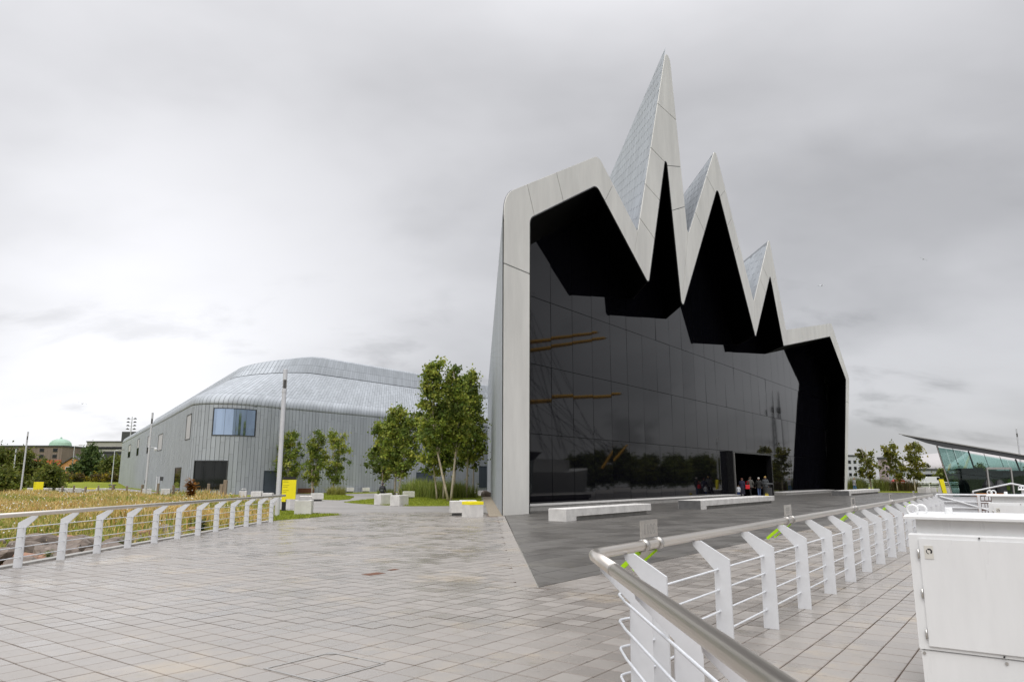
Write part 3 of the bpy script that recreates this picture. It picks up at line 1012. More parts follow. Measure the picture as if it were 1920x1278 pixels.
for nm, pa, pb, za, zb, kd in WIN:
    pa, pb = snap(pa), snap(pb)
    holes.append((pa, pb, Z2Q(za), Z2Q(zb)))
    # frame round the opening, pane set back in it
    fm = MB(); n8 = max(2, int((pb - pa) / 0.46))
    ring = lambda o1, o2: None
    for (x0, x1, y0, y1) in ((pa, pb, za, za + 0.07), (pa, pb, zb - 0.07, zb)):
        for i in range(n8):
            u0, u1 = x0 + (x1 - x0) * i / n8, x0 + (x1 - x0) * (i + 1) / n8
            q = [bsurf(u0, Z2Q(y0), 0.07), bsurf(u1, Z2Q(y0), 0.07), bsurf(u1, Z2Q(y1), 0.07), bsurf(u0, Z2Q(y1), 0.07), bsurf(u0, Z2Q(y0), 0.004), bsurf(u1, Z2Q(y0), 0.004), bsurf(u1, Z2Q(y1), 0.004), bsurf(u0, Z2Q(y1), 0.004)]
            fm.add(q, [(0, 1, 2, 3), (0, 4, 5, 1), (2, 6, 7, 3)])
    for x0, x1 in ((pa, pa + 0.09), (pb - 0.09, pb)):
        q = [bsurf(x0, Z2Q(za), 0.068), bsurf(x1, Z2Q(za), 0.068), bsurf(x1, Z2Q(zb), 0.068), bsurf(x0, Z2Q(zb), 0.068), bsurf(x0, Z2Q(za), 0.004), bsurf(x1, Z2Q(za), 0.004), bsurf(x1, Z2Q(zb), 0.004), bsurf(x0, Z2Q(zb), 0.004)]
        fm.add(q, [(0, 1, 2, 3), (0, 3, 7, 4), (1, 5, 6, 2)])
    wo_ = fm.build(nm, m_dkgrey if kd != 'door' else m_door, mus)
    npn = {'pale': 1, 'split': 1, 'dark': 3, 'blue': 4, 'door': 2}[kd]
    if pb - pa < 3 and kd == 'dark': npn = 1
    for i in range(npn):
        u0 = pa + 0.1 + (pb - pa - 0.2) * i / npn + 0.012; u1 = pa + 0.1 + (pb - pa - 0.2) * (i + 1) / npn - 0.012
        parts = [(za + 0.08, zb - 0.08, {'pale': m_pale, 'dark': m_darkgl, 'blue': m_bluegl, 'door': m_door}.get(kd))]
        if kd == 'split':
            zm = za + (zb - za) * 0.45
            parts = [(za + 0.08, zm - 0.01, m_darkgl), (zm + 0.01, zb - 0.08, m_pale)]
        for y0, y1, mt in parts:
            mb = MB(); ns = 4
            for j in range(ns):
                a, b = u0 + (u1 - u0) * j / ns, u0 + (u1 - u0) * (j + 1) / ns
                mb.add([bsurf(a, Z2Q(y0), 0.03), bsurf(b, Z2Q(y0), 0.03), bsurf(b, Z2Q(y1), 0.03), bsurf(a, Z2Q(y1), 0.03)], [(0, 1, 2, 3)])
            mb.build('leaf' if kd == 'door' else 'pane', mt, wo_)

QW = Z2Q(9.2)                                   # top of the flat wall
QE = PL[4]                                       # end of the curved eave
QR = PL[5]; QT = PL[7]


def strip_sheet(tgt, p0, p1, q0, q1, nq, lift=0.0):
    g_ = 0.022
    rows = [q0 + g_ * 0.35 + (q1 - q0 - g_ * 0.7) * i / nq for i in range(nq + 1)]
    o0 = len(tgt.v); vs = []
    for q in rows:
        l_ = 0.03 + lift * (1 - (q - q0) / (q1 - q0))
        vs += [bsurf(p0 + g_, q, l_), bsurf(p1 - g_, q, l_)]
    vs += [bsurf(p0 + g_, rows[0], 0.001), bsurf(p1 - g_, rows[0], 0.001), bsurf(p0 + g_, rows[-1], 0.001), bsurf(p1 - g_, rows[-1], 0.001)]
    n = len(rows)
    fs = [(2 * i, 2 * i + 1, 2 * i + 3, 2 * i + 2) for i in range(n - 1)]
    e = 2 * n
    fs += [(0, e, e + 1, 1), (2 * n - 2, 2 * n - 1, e + 3, e + 2), (0, 2 * n - 2, e + 2, e), (1, e + 1, e + 3, 2 * n - 1)]
    tgt.add(vs, fs)


sheets = []
npst = int(PEND / STW)
for i in range(npst):
    p0, p1 = i * STW, (i + 1) * STW
    pm = (p0 + p1) / 2
    rr = random.Random(i)
    # wall sheets, bottom up, with staggered joints
    q = Z2Q(-1.2) - rr.uniform(0, 1.6)
    cuts = []
    while q < QW:
        ln = rr.choice((1.5, 2.0, 2.6, 3.1))
        cuts.append((max(q, Z2Q(-1.3)), min(q + ln, QW))); q += ln
    for a, b in cuts:
        segs = [(a, b)]
        for (ha, hb, hq0, hq1) in holes:
            if pm > ha and pm < hb:
                ns_ = []
                for (x, y) in segs:
                    if y <= hq0 or x >= hq1: ns_.append((x, y)); continue
                    if x < hq0: ns_.append((x, hq0))
                    if y > hq1: ns_.append((hq1, y))
                segs = ns_
        for x, y in segs:
            if y - x > 0.08: sheets.append((p0, p1, x, y, 1, 'wall'))
    sheets.append((p0, p1, QW, QE + 0.3, 7, 'eave'))
    q = QE + 0.3 - ((i * 7) % 5) * 0.3
    while q < QR:
        a, b = max(q, QE + 0.3), min(q + 1.5, QR)
        if b - a > 0.2: sheets.append((p0, p1, a, b, 1, 'roof'))
        q += 1.5
    q = QR + 0.1
    while q < QT + 0.5:
        b = min(q + 1.25, QT + 0.6)
        if b - q > 0.15: sheets.append((p0, p1, q, b, 2, 'upper'))
        q += 1.25
# the largest in view (around the rounded corner) are sheets of their own
order = sorted(range(len(sheets)), key=lambda k: abs((sheets[k][0]) - (LL + 5.0)) + (0 if sheets[k][5] == 'wall' else 3))
single = set(order[:270])
fields = {'wall': MB(), 'eave': MB(), 'roof': MB(), 'upper': MB()}
for k, (p0, p1, a, b, nq, kd) in enumerate(sheets):
    lift = 0.006 if kd != 'eave' else 0
    if k in single:
        mb = MB(); strip_sheet(mb, p0, p1, a, b, nq, lift); mb.build('wall_sheet', m_zinc, mus, smooth=(kd == 'eave'))
    else:
        strip_sheet(fields[kd], p0, p1, a, b, nq, lift)
for kd, nm in (('wall', 'wall_sheet_field'), ('eave', 'eave_sheet_field'), ('roof', 'body_roof_field'), ('upper', 'upper_roof_field')):
    o = fields[kd].build(nm, m_zinc, mus, smooth=(kd == 'eave')); o['kind'] = 'stuff'
# small fittings on the left wall
for p, z in ((79.0, 1.6), (60.0, 1.2)):
    mb = MB(); c = bsurf(p, Z2Q(z), 0.12); mb.box(-0.2, -0.2, -0.25, 0.2, 0.2, 0.25, T=Matrix.Translation(c)); mb.build('vent_box', m_dkgrey, mus)
for p in (74.0, 76.5):
    mb = MB(); c = bsurf(p, Z2Q(0), 0.2); mb.tube([c, c + Vector((0, 0, 1.9))], 0.1, 8); mb.build('pipe', m_white, mus)

# gravel strip along the wing
gs = [P0 + Vector((-0.02, -0.55, 0)), P0 + Vector((-0.62, -0.75, 0)), P0 + EX * 55 + Vector((-0.9, 0, 0)), P0 + EX * 55 + Vector((-0.05, 0, 0)), P0 + EX * 0.3 + Vector((-0.05, 0, 0))]
sheet('gravel_strip', [(p.x, p.y) for p in gs], 0.006, m_gravel)

# ------------------------------------------------------------------ lawns, meadow, rocks
for nm, pts in (('lawn', [(-11.6, 51.0), (-11.2, 59.5), (-9.5, 66.5), (-6.5, 69), (-2.9, 69), (-2.3, 56), (-2.6, 47.5), (-3.6, 44.4), (-6.0, 44.0), (-8.0, 45.8), (-9.9, 48.2)]),
                ('lawn', [(-15.1, 57.7), (-13.2, 56.2), (-12.9, 58.5), (-14.2, 66.2), (-18.3, 77.5), (-20, 75.0), (-17.5, 66)]),
                ('lawn', [(-9.35, 28.6), (-8.7, 30.2), (-7.75, 33.4), (-9.0, 33.6), (-10.6, 36.2), (-12.6, 38.2), (-12.9, 36.5), (-9.35, 30.0)]),
                ('lawn', [(-21.5, 80), (-18.6, 78.8), (-14.5, 84.5), (-10, 92), (-12, 94.6), (-24, 81.5)]),
                ('lawn', [(-36.5, 79.8), (-32, 74.5), (-24, 66), (-22.5, 69), (-27, 74), (-31.5, 77.6), (-34.5, 81.2), (-66, 131), (-70, 131)])):
    sheet(nm, pts, 0.02, m_lawn, thick=0.05)
sheet('lawn', [(p.x, p.y) for p in (uv(96.6, 22.5), uv(96.6, 12.5), uv(108, 11.0), uv(122, 12), uv(150, 14), uv(150, 40), uv(97.5, 40))], 0.03, m_lawn, thick=0.05)
LP = [([(-11.6, 51.0), (-11.2, 59.5), (-9.5, 66.5), (-6.5, 69), (-2.9, 69), (-2.3, 56), (-2.6, 47.5), (-3.6, 44.4), (-6.0, 44.0), (-8.0, 45.8), (-9.9, 48.2)], 16000),
      ([(-15.1, 57.7), (-13.2, 56.2), (-12.9, 58.5), (-14.2, 66.2), (-18.3, 77.5), (-20, 75.0), (-17.5, 66)], 6000),
      ([(-9.35, 28.6), (-8.7, 30.2), (-7.75, 33.4), (-9.0, 33.6), (-10.6, 36.2), (-12.6, 38.2), (-12.9, 36.5), (-9.35, 30.0)], 7000)]
# grass slope rising far left
gsl = MB()
gpts = []
rows_ = [(112, -1.15), (122, -0.75), (138, 0.1), (155, 0.75), (175, 1.1), (230, 1.2), (420, 1.4)]
for y, z in rows_:
    gpts += [(-y * 1.25, y, z), (-y * 0.9, y, z), (-y * 0.5, y, z - 0.2)]
gsl.add(gpts, [(j * 3 + i, j * 3 + i + 1, (j + 1) * 3 + i + 1, (j + 1) * 3 + i) for j in range(len(rows_) - 1) for i in range(2)])
tag(gsl.build('grass_slope', m_lawn, smooth=True), kind='structure')

MEAD = [(-9.36, 3), (-9.36, 28.5), (-13.2, 40.8), (-22.6, 57.8), (-32.2, 75.6), (-72, 117), (-120, 117), (-120, 3)]


def in_poly(x, y, poly):
    c = False; j = len(poly) - 1
    for i in range(len(poly)):
        xi, yi = poly[i]; xj, yj = poly[j]
        if (yi > y) != (yj > y) and x < (xj - xi) * (y - yi) / (yj - yi) + xi: c = not c
        j = i
    return c


def mead_z(x, y):
    d = -9.36 - x                                # distance from the railing
    k = max(0.0, min(1.0, (30 - y) / 8.0))       # the bank flattens out beyond the railing
    z = -0.27 * k * max(0.0, 1 - abs(d - 1.0) / 5.0)
    z += 0.10 * math.sin(x * 0.35 + 1) * math.cos(y * 0.23) + 0.05 * math.sin(x * 1.1) * math.sin(y * 0.9)
    if d < 1.0: z = min(z, -0.05 - 0.2 * k)
    t = x * V.x + y * V.y
    return z - 0.06 - 0.012 * max(0.0, t - 70)


mm = MB(); xs = [-9.36 - q for q in (0, .5, 1, 1.6, 2.4, 3.4, 4.6, 6, 8, 10.5, 13.5, 17, 21, 26, 32, 40, 52, 66, 84, 110)]
ys = [3, 5, 7, 9, 11, 13, 15, 17, 19, 21, 23, 25, 27, 29, 32, 36, 41, 47, 54, 62, 71, 81, 92, 104, 117]
vid = {}
for j, y in enumerate(ys):
    for i, x in enumerate(xs):
        vid[(i, j)] = len(mm.v); mm.v.append(Vector((x, y, mead_z(x, y))))
for j in range(len(ys) - 1):
    for i in range(len(xs) - 1):
        cxm, cym = (xs[i] + xs[i + 1]) / 2, (ys[j] + ys[j + 1]) / 2
        if in_poly(cxm, cym, MEAD):
            mm.f.append((vid[(i, j)], vid[(i, j + 1)], vid[(i + 1, j + 1)], vid[(i + 1, j)])); mm.m.append(0)
mead = mm.build('meadow_ground', m_soil, smooth=True); mead['kind'] = 'structure'


def blades(name, pts, hs, ws, cols, lean=0.35, parent=None, mat=None, bend=True):
    """grass blades: one bent triangle pair each"""
    n = len(pts)
    pts = np.asarray(pts, np.float32); hs = np.asarray(hs, np.float32); ws = np.asarray(ws, np.float32)
    an = rng.uniform(0, 2 * np.pi, n); la = rng.uniform(0, 2 * np.pi, n); ln = np.abs(rng.normal(0, lean, n)) * hs
    ax = np.stack([np.cos(an), np.sin(an), np.zeros(n)], 1); dl = np.stack([np.cos(la), np.sin(la), np.zeros(n)], 1)
    up = np.array([0, 0, 1.0])
    mid = pts + dl * (ln * 0.35)[:, None] + up * (hs * 0.6)[:, None]
    tip = pts + dl * ln[:, None] + up * (hs * (1 - 0.25 * np.minimum(1, ln / hs)))[:, None]
    v = np.zeros((n, 5, 3), np.float32)
    v[:, 0] = pts - ax * ws[:, None] / 2; v[:, 1] = pts + ax * ws[:, None] / 2
    v[:, 2] = mid + ax * ws[:, None] * 0.4; v[:, 3] = mid - ax * ws[:, None] * 0.4; v[:, 4] = tip
    b = (np.arange(n) * 5)[:, None]
    f = np.concatenate([b + np.array([[0, 1, 2]]), b + np.array([[0, 2, 3]]), b + np.array([[3, 2, 4]])], 0)
    c = np.repeat(np.asarray(cols, np.float32), 5, axis=0)
    return np_mesh(name, v.reshape(-1, 3), f, mat or m_grass, parent, c, k=3)


pts = []; hs = []; ws = []; cs = []
for poly, n in LP:
    x0, x1 = min(p[0] for p in poly), max(p[0] for p in poly); y0, y1 = min(p[1] for p in poly), max(p[1] for p in poly)
    k = 0
    while k < n:
        x, y = random.uniform(x0 - .15, x1 + .15), random.uniform(y0 - .15, y1 + .15)
        if not in_poly(x + random.gauss(0, .07), y + random.gauss(0, .07), poly): continue
        k += 1
        q = random.uniform(0.8, 1.25); pts.append((x, y, 0.0)); hs.append(random.uniform(.05, .12)); ws.append(0.03)
        cs.append(tuple(c * q for c in random.choice(((0.24, 0.29, 0.03), (0.32, 0.36, 0.04), (0.20, 0.25, 0.03)))))
tag(blades('lawn_turf', pts, hs, ws, cs, 0.5), 'short green turf on the lawns before the museum', 'grass', kind='stuff')
# long summer grass: straw, rust and green mixed in drifts
pts = []; hs = []; ws = []; cs = []
N_ = 0
tries = 0
while N_ < 95000 and tries < 400000:
    tries += 1
    y = 7.5 * math.exp(random.random() * math.log(105 / 7.5))
    x = -9.5 - random.random() ** 1.3 * (y * 0.80 + 4 - 9.0 if y > 9 else 3)
    if x < -y * 0.78 - 5 or x > -9.5 or not in_poly(x, y, MEAD): continue
    d = -9.36 - x
    if y < 27 and d < 4.6 and random.random() < (0.985 if d < 3.2 else 0.7) * (1 if y < 21 else 0.75): continue
    dr = 1.2 * math.sin(x * 0.45 + 0.7 + 0.8 * math.sin(y * .3)) + 1.2 * math.sin(y * 0.33 + x * 0.17) + random.gauss(0, 0.6)
    tall = (0.75 + 0.3 * math.sin(x * .7 + y * .4)) * random.uniform(0.35, 0.9) * (0.6 if d < 5 and y < 26 else 1.0)
    g = random.random()
    dr += max(-0.9, min(0.5, (d - 7) * 0.10))
    if dr > 0.75 and g < 0.72:
        c = random.choice(((0.60, 0.42, 0.14), (0.66, 0.50, 0.20), (0.55, 0.33, 0.11), (0.70, 0.57, 0.27)))
    elif g < 0.25:
        c = (0.52, 0.42, 0.14)
    else:
        c = random.choice(((0.24, 0.30, 0.045), (0.33, 0.36, 0.06), (0.18, 0.24, 0.04), (0.38, 0.38, 0.08))); tall *= 0.8
    k = random.uniform(0.8, 1.2)
    pts.append((x, y, mead_z(x, y) - 0.03)); hs.append(tall); ws.append(0.012 + 0.0011 * y); cs.append(tuple(q * k for q in c)); N_ += 1
o = blades('meadow_grass', pts, hs, ws, cs, 0.45)
tag(o, 'long straw and green grass growing in the rough meadow', 'grass', kind='stuff')
# seed heads and pale flowers
fl = []; fc = []
for i in range(3000):
    y = 9 * math.exp(random.random() * math.log(70 / 9)); x = -11.5 - random.random() * y * 0.75
    if x < -y * 0.76 - 3 or not in_poly(x, y, MEAD): continue
    s = random.uniform(0.008, 0.02) + 0.0005 * y
    p = np.array([x, y, mead_z(x, y) + random.uniform(0.3, 0.8)])
    a = rng.normal(size=3); a /= np.linalg.norm(a); b = np.cross(a, rng.normal(size=3)); b /= np.linalg.norm(b)
    fl += [p + a * s, p + b * s, p - a * s, p - b * s]
    c = random.choice(((0.75, 0.74, 0.66), (0.62, 0.50, 0.33), (0.5, 0.33, 0.17), (0.8, 0.8, 0.75)))
    fc += [c] * 4
o = np_mesh('meadow_flower', np.array(fl), np.arange(len(fl)).reshape(-1, 4), m_grass, None, np.array(fc))
tag(o, 'pale flower and seed heads scattered over the meadow', 'flowers', kind='stuff')


# boulders of the bank
def rock_mesh(seed, mat):
    rr = random.Random(seed)
    import bmesh
    bm = bmesh.new()
    bmesh.ops.create_icosphere(bm, subdivisions=2, radius=1.0)
    cuts = [(Vector((rr.gauss(0, 1), rr.gauss(0, 1), rr.gauss(0, 1))).normalized(), rr.uniform(0.55, 0.85)) for _ in range(9)]
    for v in bm.verts:
        p = v.co.copy()
        for n, d in cuts:
            k = p.dot(n) - d
            if k > 0: p -= n * k * 0.92
        v.co = p * (1 + rr.gauss(0, 0.02))
    me = bpy.data.meshes.new('boulder'); bm.to_mesh(me); bm.free()
    me.materials.append(mat)
    return me


RM = [rock_mesh(i, m_rock if i < 5 else m_rock2) for i in range(7)]
rr = random.Random(5)
spots = []
for i in range(900):
    y = rr.uniform(8.5, 25.5); x = -9.95 - abs(rr.gauss(0, 1.5))
    s = rr.uniform(0.18, 0.46)
    if y > 20: s *= 0.75
    if x + s > -9.62 or any((x - a) ** 2 + (y - b) ** 2 < (0.6 * (s + c)) ** 2 for a, b, c in spots): continue
    spots.append((x, y, s))
    if len(spots) >= 105: break
for i, (x, y, s) in enumerate(spots):
    red = rr.random() < 0.14
    o = bpy.data.objects.new('boulder', RM[rr.randrange(5, 7) if red else rr.randrange(5)])
    o.location = (x, y, mead_z(x, y) + s * 0.30)
    o.rotation_euler = (rr.uniform(-.4, .4), rr.uniform(-.4, .4), rr.uniform(0, 6.3))
    o.scale = (s * rr.uniform(1.0, 1.5), s * rr.uniform(0.8, 1.2), s * rr.uniform(0.5, 0.8))
    link(o)
    tag(o, 'reddish boulder in the rock bank under the left railing' if red else 'grey brown boulder in the rock bank under the left railing', 'boulder', 'boulders of the rock bank')


# leafy weeds by the left railing
def weed(x, y, h, n, label, col, seed, zb=None):
    r_ = np.random.default_rng(seed)
    z0 = mead_z(x, y) if zb is None else zb
    t = thing('weed_plant', (x, y, z0), label, 'plant', 'leafy weeds beside the left railing')
    st = MB()
    fl = []; fc = []
    for k in range(max(3, n // 40)):
        a = r_.uniform(0, 6.28); e = Vector((math.cos(a) * h * 0.3 * r_.random(), math.sin(a) * h * 0.3 * r_.random(), h * r_.uniform(0.6, 1)))
        st.tube([(x, y, z0), Vector((x, y, z0)) + e * 0.5 + Vector((0, 0, h * .08)), Vector((x, y, z0)) + e], [0.008, 0.006, 0.003], 5)
        for j in range(n // max(3, n // 40)):
            f = r_.uniform(0.1, 1); p = np.array(Vector((x, y, z0)) + e * f)
            d = r_.normal(size=3); d[2] = abs(d[2]) * 0.3; d /= np.linalg.norm(d)
            s = h * r_.uniform(0.08, 0.17); w = np.cross(d, [0, 0, 1]); w /= max(1e-6, np.linalg.norm(w))
            tip = p + d * s * 2; md = p + d * s
            fl += [p, md + w * s * 0.45, tip - [0, 0, s * 0.3], md - w * s * 0.45]
            c = np.array(col) * r_.uniform(0.7, 1.3); fc += [c] * 4
    st.build('stem', m_timber, t)
    np_mesh('foliage', np.array(fl), np.arange(len(fl)).reshape(-1, 4), m_leaf, t, np.array(fc))


weed(-9.75, 23.2, 0.75, 200, 'dark green bush behind the left railing past the boulders', (0.05, 0.10, 0.03), 3)
weed(-9.7, 15.6, 0.45, 140, 'pale green weed between boulders behind the second clear railing bay', (0.22, 0.27, 0.10), 4)
weed(-10.2, 19.5, 0.5, 160, 'pale flowering weed on the rock bank behind the railing middle', (0.27, 0.30, 0.14), 5)
weed(-11.0, 12.0, 0.5, 140, 'mid green weed on the rock bank at the left picture edge', (0.17, 0.23, 0.05), 6)
weed(-9.8, 26.2, 0.45, 130, 'low green weed behind the far end of the left railing', (0.13, 0.20, 0.04), 8)
weed(-27.0, 62.0, 1.6, 420, 'orange leaved bush rising from the meadow before the dark window', (0.36, 0.17, 0.04), 7, zb=0)


# ------------------------------------------------------------------ railings
def post_prof(flip=1):
    """side profile (n towards the plaza, z)"""
    return [(-0.085, 0.0), (0.075, 0.0), (0.065, 0.755), (0.265, 0.965), (0.272, 1.005), (0.19, 1.015), (-0.085, 0.855)]


def rail_post(parent, base, n, d, z0=0.0, hs=1.0):
    mb = MB()
    pf = post_prof()
    a = [base + n * x + Vector((0, 0, z0 + z * hs)) - d * 0.011 for x, z in pf]
    mb.prism(a, d * 0.022)
    o = mb.build('post', m_white, parent)
    return o


DR = Vector((0.5736, 0.8192, 0)); NR = Vector((-0.8192, 0.5736, 0))
CR = Vector((0.60, 5.59, 0)); DN = Vector((0.036, -1, 0)).normalized(); NN = Vector((-1, -0.036, 0)).normalized()
OFF = 0.275; RZ = 1.045; RL = 24.4
rr_ = thing('quay_railing', tuple(CR), 'white posted steel railing turning a corner in the right foreground', 'railing')
mb = MB()
mb.tube([CR + DR * RL + Vector((0, 0, RZ)), CR + DR * 0.16 + Vector((0, 0, RZ)), CR + DR * 0.07 + DN * 0.01 + Vector((0, 0, RZ)), CR + DN * 0.05 + DR * 0.02 + Vector((0, 0, RZ)), CR + DN * 0.14 + Vector((0, 0, RZ)), CR + DN * 0.95 + Vector((0, 0, RZ))], 0.042, 20)
mb.build('handrail', m_steel, rr_, smooth=True)
mb = MB(); mb.tube([CR + DN * 0.958 + Vector((0, 0, RZ)), CR + DN * 7.5 + Vector((0, 0, RZ))], 0.042, 20)
mb.build('handrail', m_steel, rr_, smooth=True)
mb = MB(); mb.tube([CR + DN * 0.945 + Vector((0, 0, RZ)), CR + DN * 0.965 + Vector((0, 0, RZ))], 0.0435, 20); mb.build('weld_collar', m_alu, rr_, smooth=True)
k = 0.53
while k < RL:
    rail_post(rr_, CR + DR * k - NR * OFF, NR, DR); k += 1.475
for k in (0.33, 1.53, 2.75, 3.97, 5.2, 6.4):
    rail_post(rr_, CR + DN * k - NN * OFF, NN, DN)
cw = CR - NR * (OFF - 0.05) * 0.0 + Vector((0.19, 0.03, 0))
for z in (0.76, 0.575, 0.385, 0.195):
    a = CR + DR * RL - NR * (OFF - 0.03) + Vector((0, 0, z)); b = CR + DR * 0.53 - NR * (OFF - 0.03) + Vector((0, 0, z))
    c = cw + Vector((0, 0, z)); e = CR + DN * 7.0 - NN * (OFF - 0.10) + Vector((0, 0, z))
    g1 = CR + DN * 0.33 - NN * (OFF - 0.10) + Vector((0, 0, z))
    mb = MB(); dba = (c - b).normalized(); dce = (g1 - c).normalized()
    mb.tube([a, b, c - dba * 0.05, c - dba * 0.015 + dce * 0.012, c + dce * 0.05, g1, e], 0.0095, 8)
    mb.build('bar', m_wire, rr_, smooth=True)

lr = thing('meadow_railing', (-9.1, 28, 0), 'white posted railing with steel handrail beside the meadow at left', 'railing')
mb = MB(); mb.tube([(-8.74, 4, 0.985), (-8.74, 28.35, 0.965)], 0.042, 14); mb.build('handrail', m_steel, lr, smooth=True)
y = 27.85
while y > 5:
    rail_post(lr, Vector((-9.06, y, 0)), Vector((1, 0, 0)), Vector((0, -1, 0)), 0.0, 0.935); y -= 1.283
for z in (0.72, 0.55, 0.37, 0.19):
    mb = MB(); mb.tube([(-9.03, 4, z), (-9.03, 27.9, z)], 0.0095, 6); mb.build('bar', m_wire, lr, smooth=True)
mb = MB(); mb.box(-9.42, 3, -0.3, -9.22, 28.5, 0.035); tag(mb.build('kerb', m_concdark), kind='structure')


# year plates clamped to the right handrail, each with a sloping board towards the plaza
def year_plate(k, label, text=None):
    c = CR + DR * k + Vector((0, 0, RZ))
    t = thing('year_plate', tuple(c), label, 'year plate', 'year plates clamped along the right handrail')
    pl = MB(); pl.prism([c + DR * x + Vector((0, 0, z)) - NR * 0.005 for x, z in ((-0.17, 0.062), (0.17, 0.062), (0.17, 0.205), (-0.17, 0.205))], NR * 0.010)
    plo = pl.build('plate', m_alu, t)
    if text:
        cu = bpy.data.curves.new('numerals', 'FONT'); cu.body = text; cu.size = 0.125; cu.extrude = 0.0062; cu.align_x = 'CENTER'; cu.space_character = 1.0
        cu.materials.append(m_concdark)
        tmp = bpy.data.objects.new('numerals', cu); COL.objects.link(tmp)
        dg = bpy.context.evaluated_depsgraph_get(); dg.update()
        fo = bpy.data.objects.new('numerals', bpy.data.meshes.new_from_object(tmp.evaluated_get(dg)))
        bpy.data.objects.remove(tmp)
        fo.data.materials.clear(); fo.data.materials.append(m_concdark)
        X = Vector((0, 0, 1)).cross(NR)
        mt = Matrix((X, Vector((0, 0, 1)), NR)).transposed().to_4x4()
        mt.translation = Vector((0, 0, 0.088))
        fo.matrix_local = mt
        link(fo, plo)
    else:
        for q in (-0.08, -0.03, 0.02, 0.07):
            mb = MB(); mb.prism([c + DR * (q + x) + Vector((0, 0, z)) - NR * 0.0062 for x, z in ((-0.012, 0.09), (0.012, 0.09), (0.012, 0.18), (-0.012, 0.18))], NR * 0.0124); mb.build('numerals', m_concend, plo)
    for s in (-0.115, 0.175):
        cc = c + DR * s
        mb = MB(); mb.tube([cc - DR * 0.025, cc + DR * 0.025], 0.053, 16); mb.build('clamp', m_alu, t, smooth=True)
    brd = MB()
    a0 = c + NR * 0.03 - Vector((0, 0, 0.05)); dd = (NR * 0.75 - Vector((0, 0, 0.62))).normalized()
    brd.prism([a0 + DR * -0.12, a0 + DR * 0.17, a0 + DR * 0.17 + dd * 0.27, a0 + DR * -0.12 + dd * 0.27], dd.cross(DR) * 0.01)
    brd.build('board', m_alu, t)
    for s in (-0.155, 0.19):
        mb = MB(); p = a0 + DR * s - Vector((0, 0, 0.005)); n_ = dd.cross(DR)
        mb.prism([p - n_ * 0.018, p + n_ * 0.018, p + n_ * 0.018 + dd * 0.30, p - n_ * 0.018 + dd * 0.30], DR * 0.025); mb.build('arm', m_lime, t)


year_plate(1.02, 'year plate reading 2011 from the plaza, nearest on the right handrail', '2011')
year_plate(5.55, 'year plate reading 1999 from the plaza, second on the right handrail', '1999')
for k, w in ((10.2, 'third'), (14.9, 'fourth'), (19.4, 'fifth')):
    year_plate(k, 'metal year plate clamped %s from the near corner of the right handrail' % w)


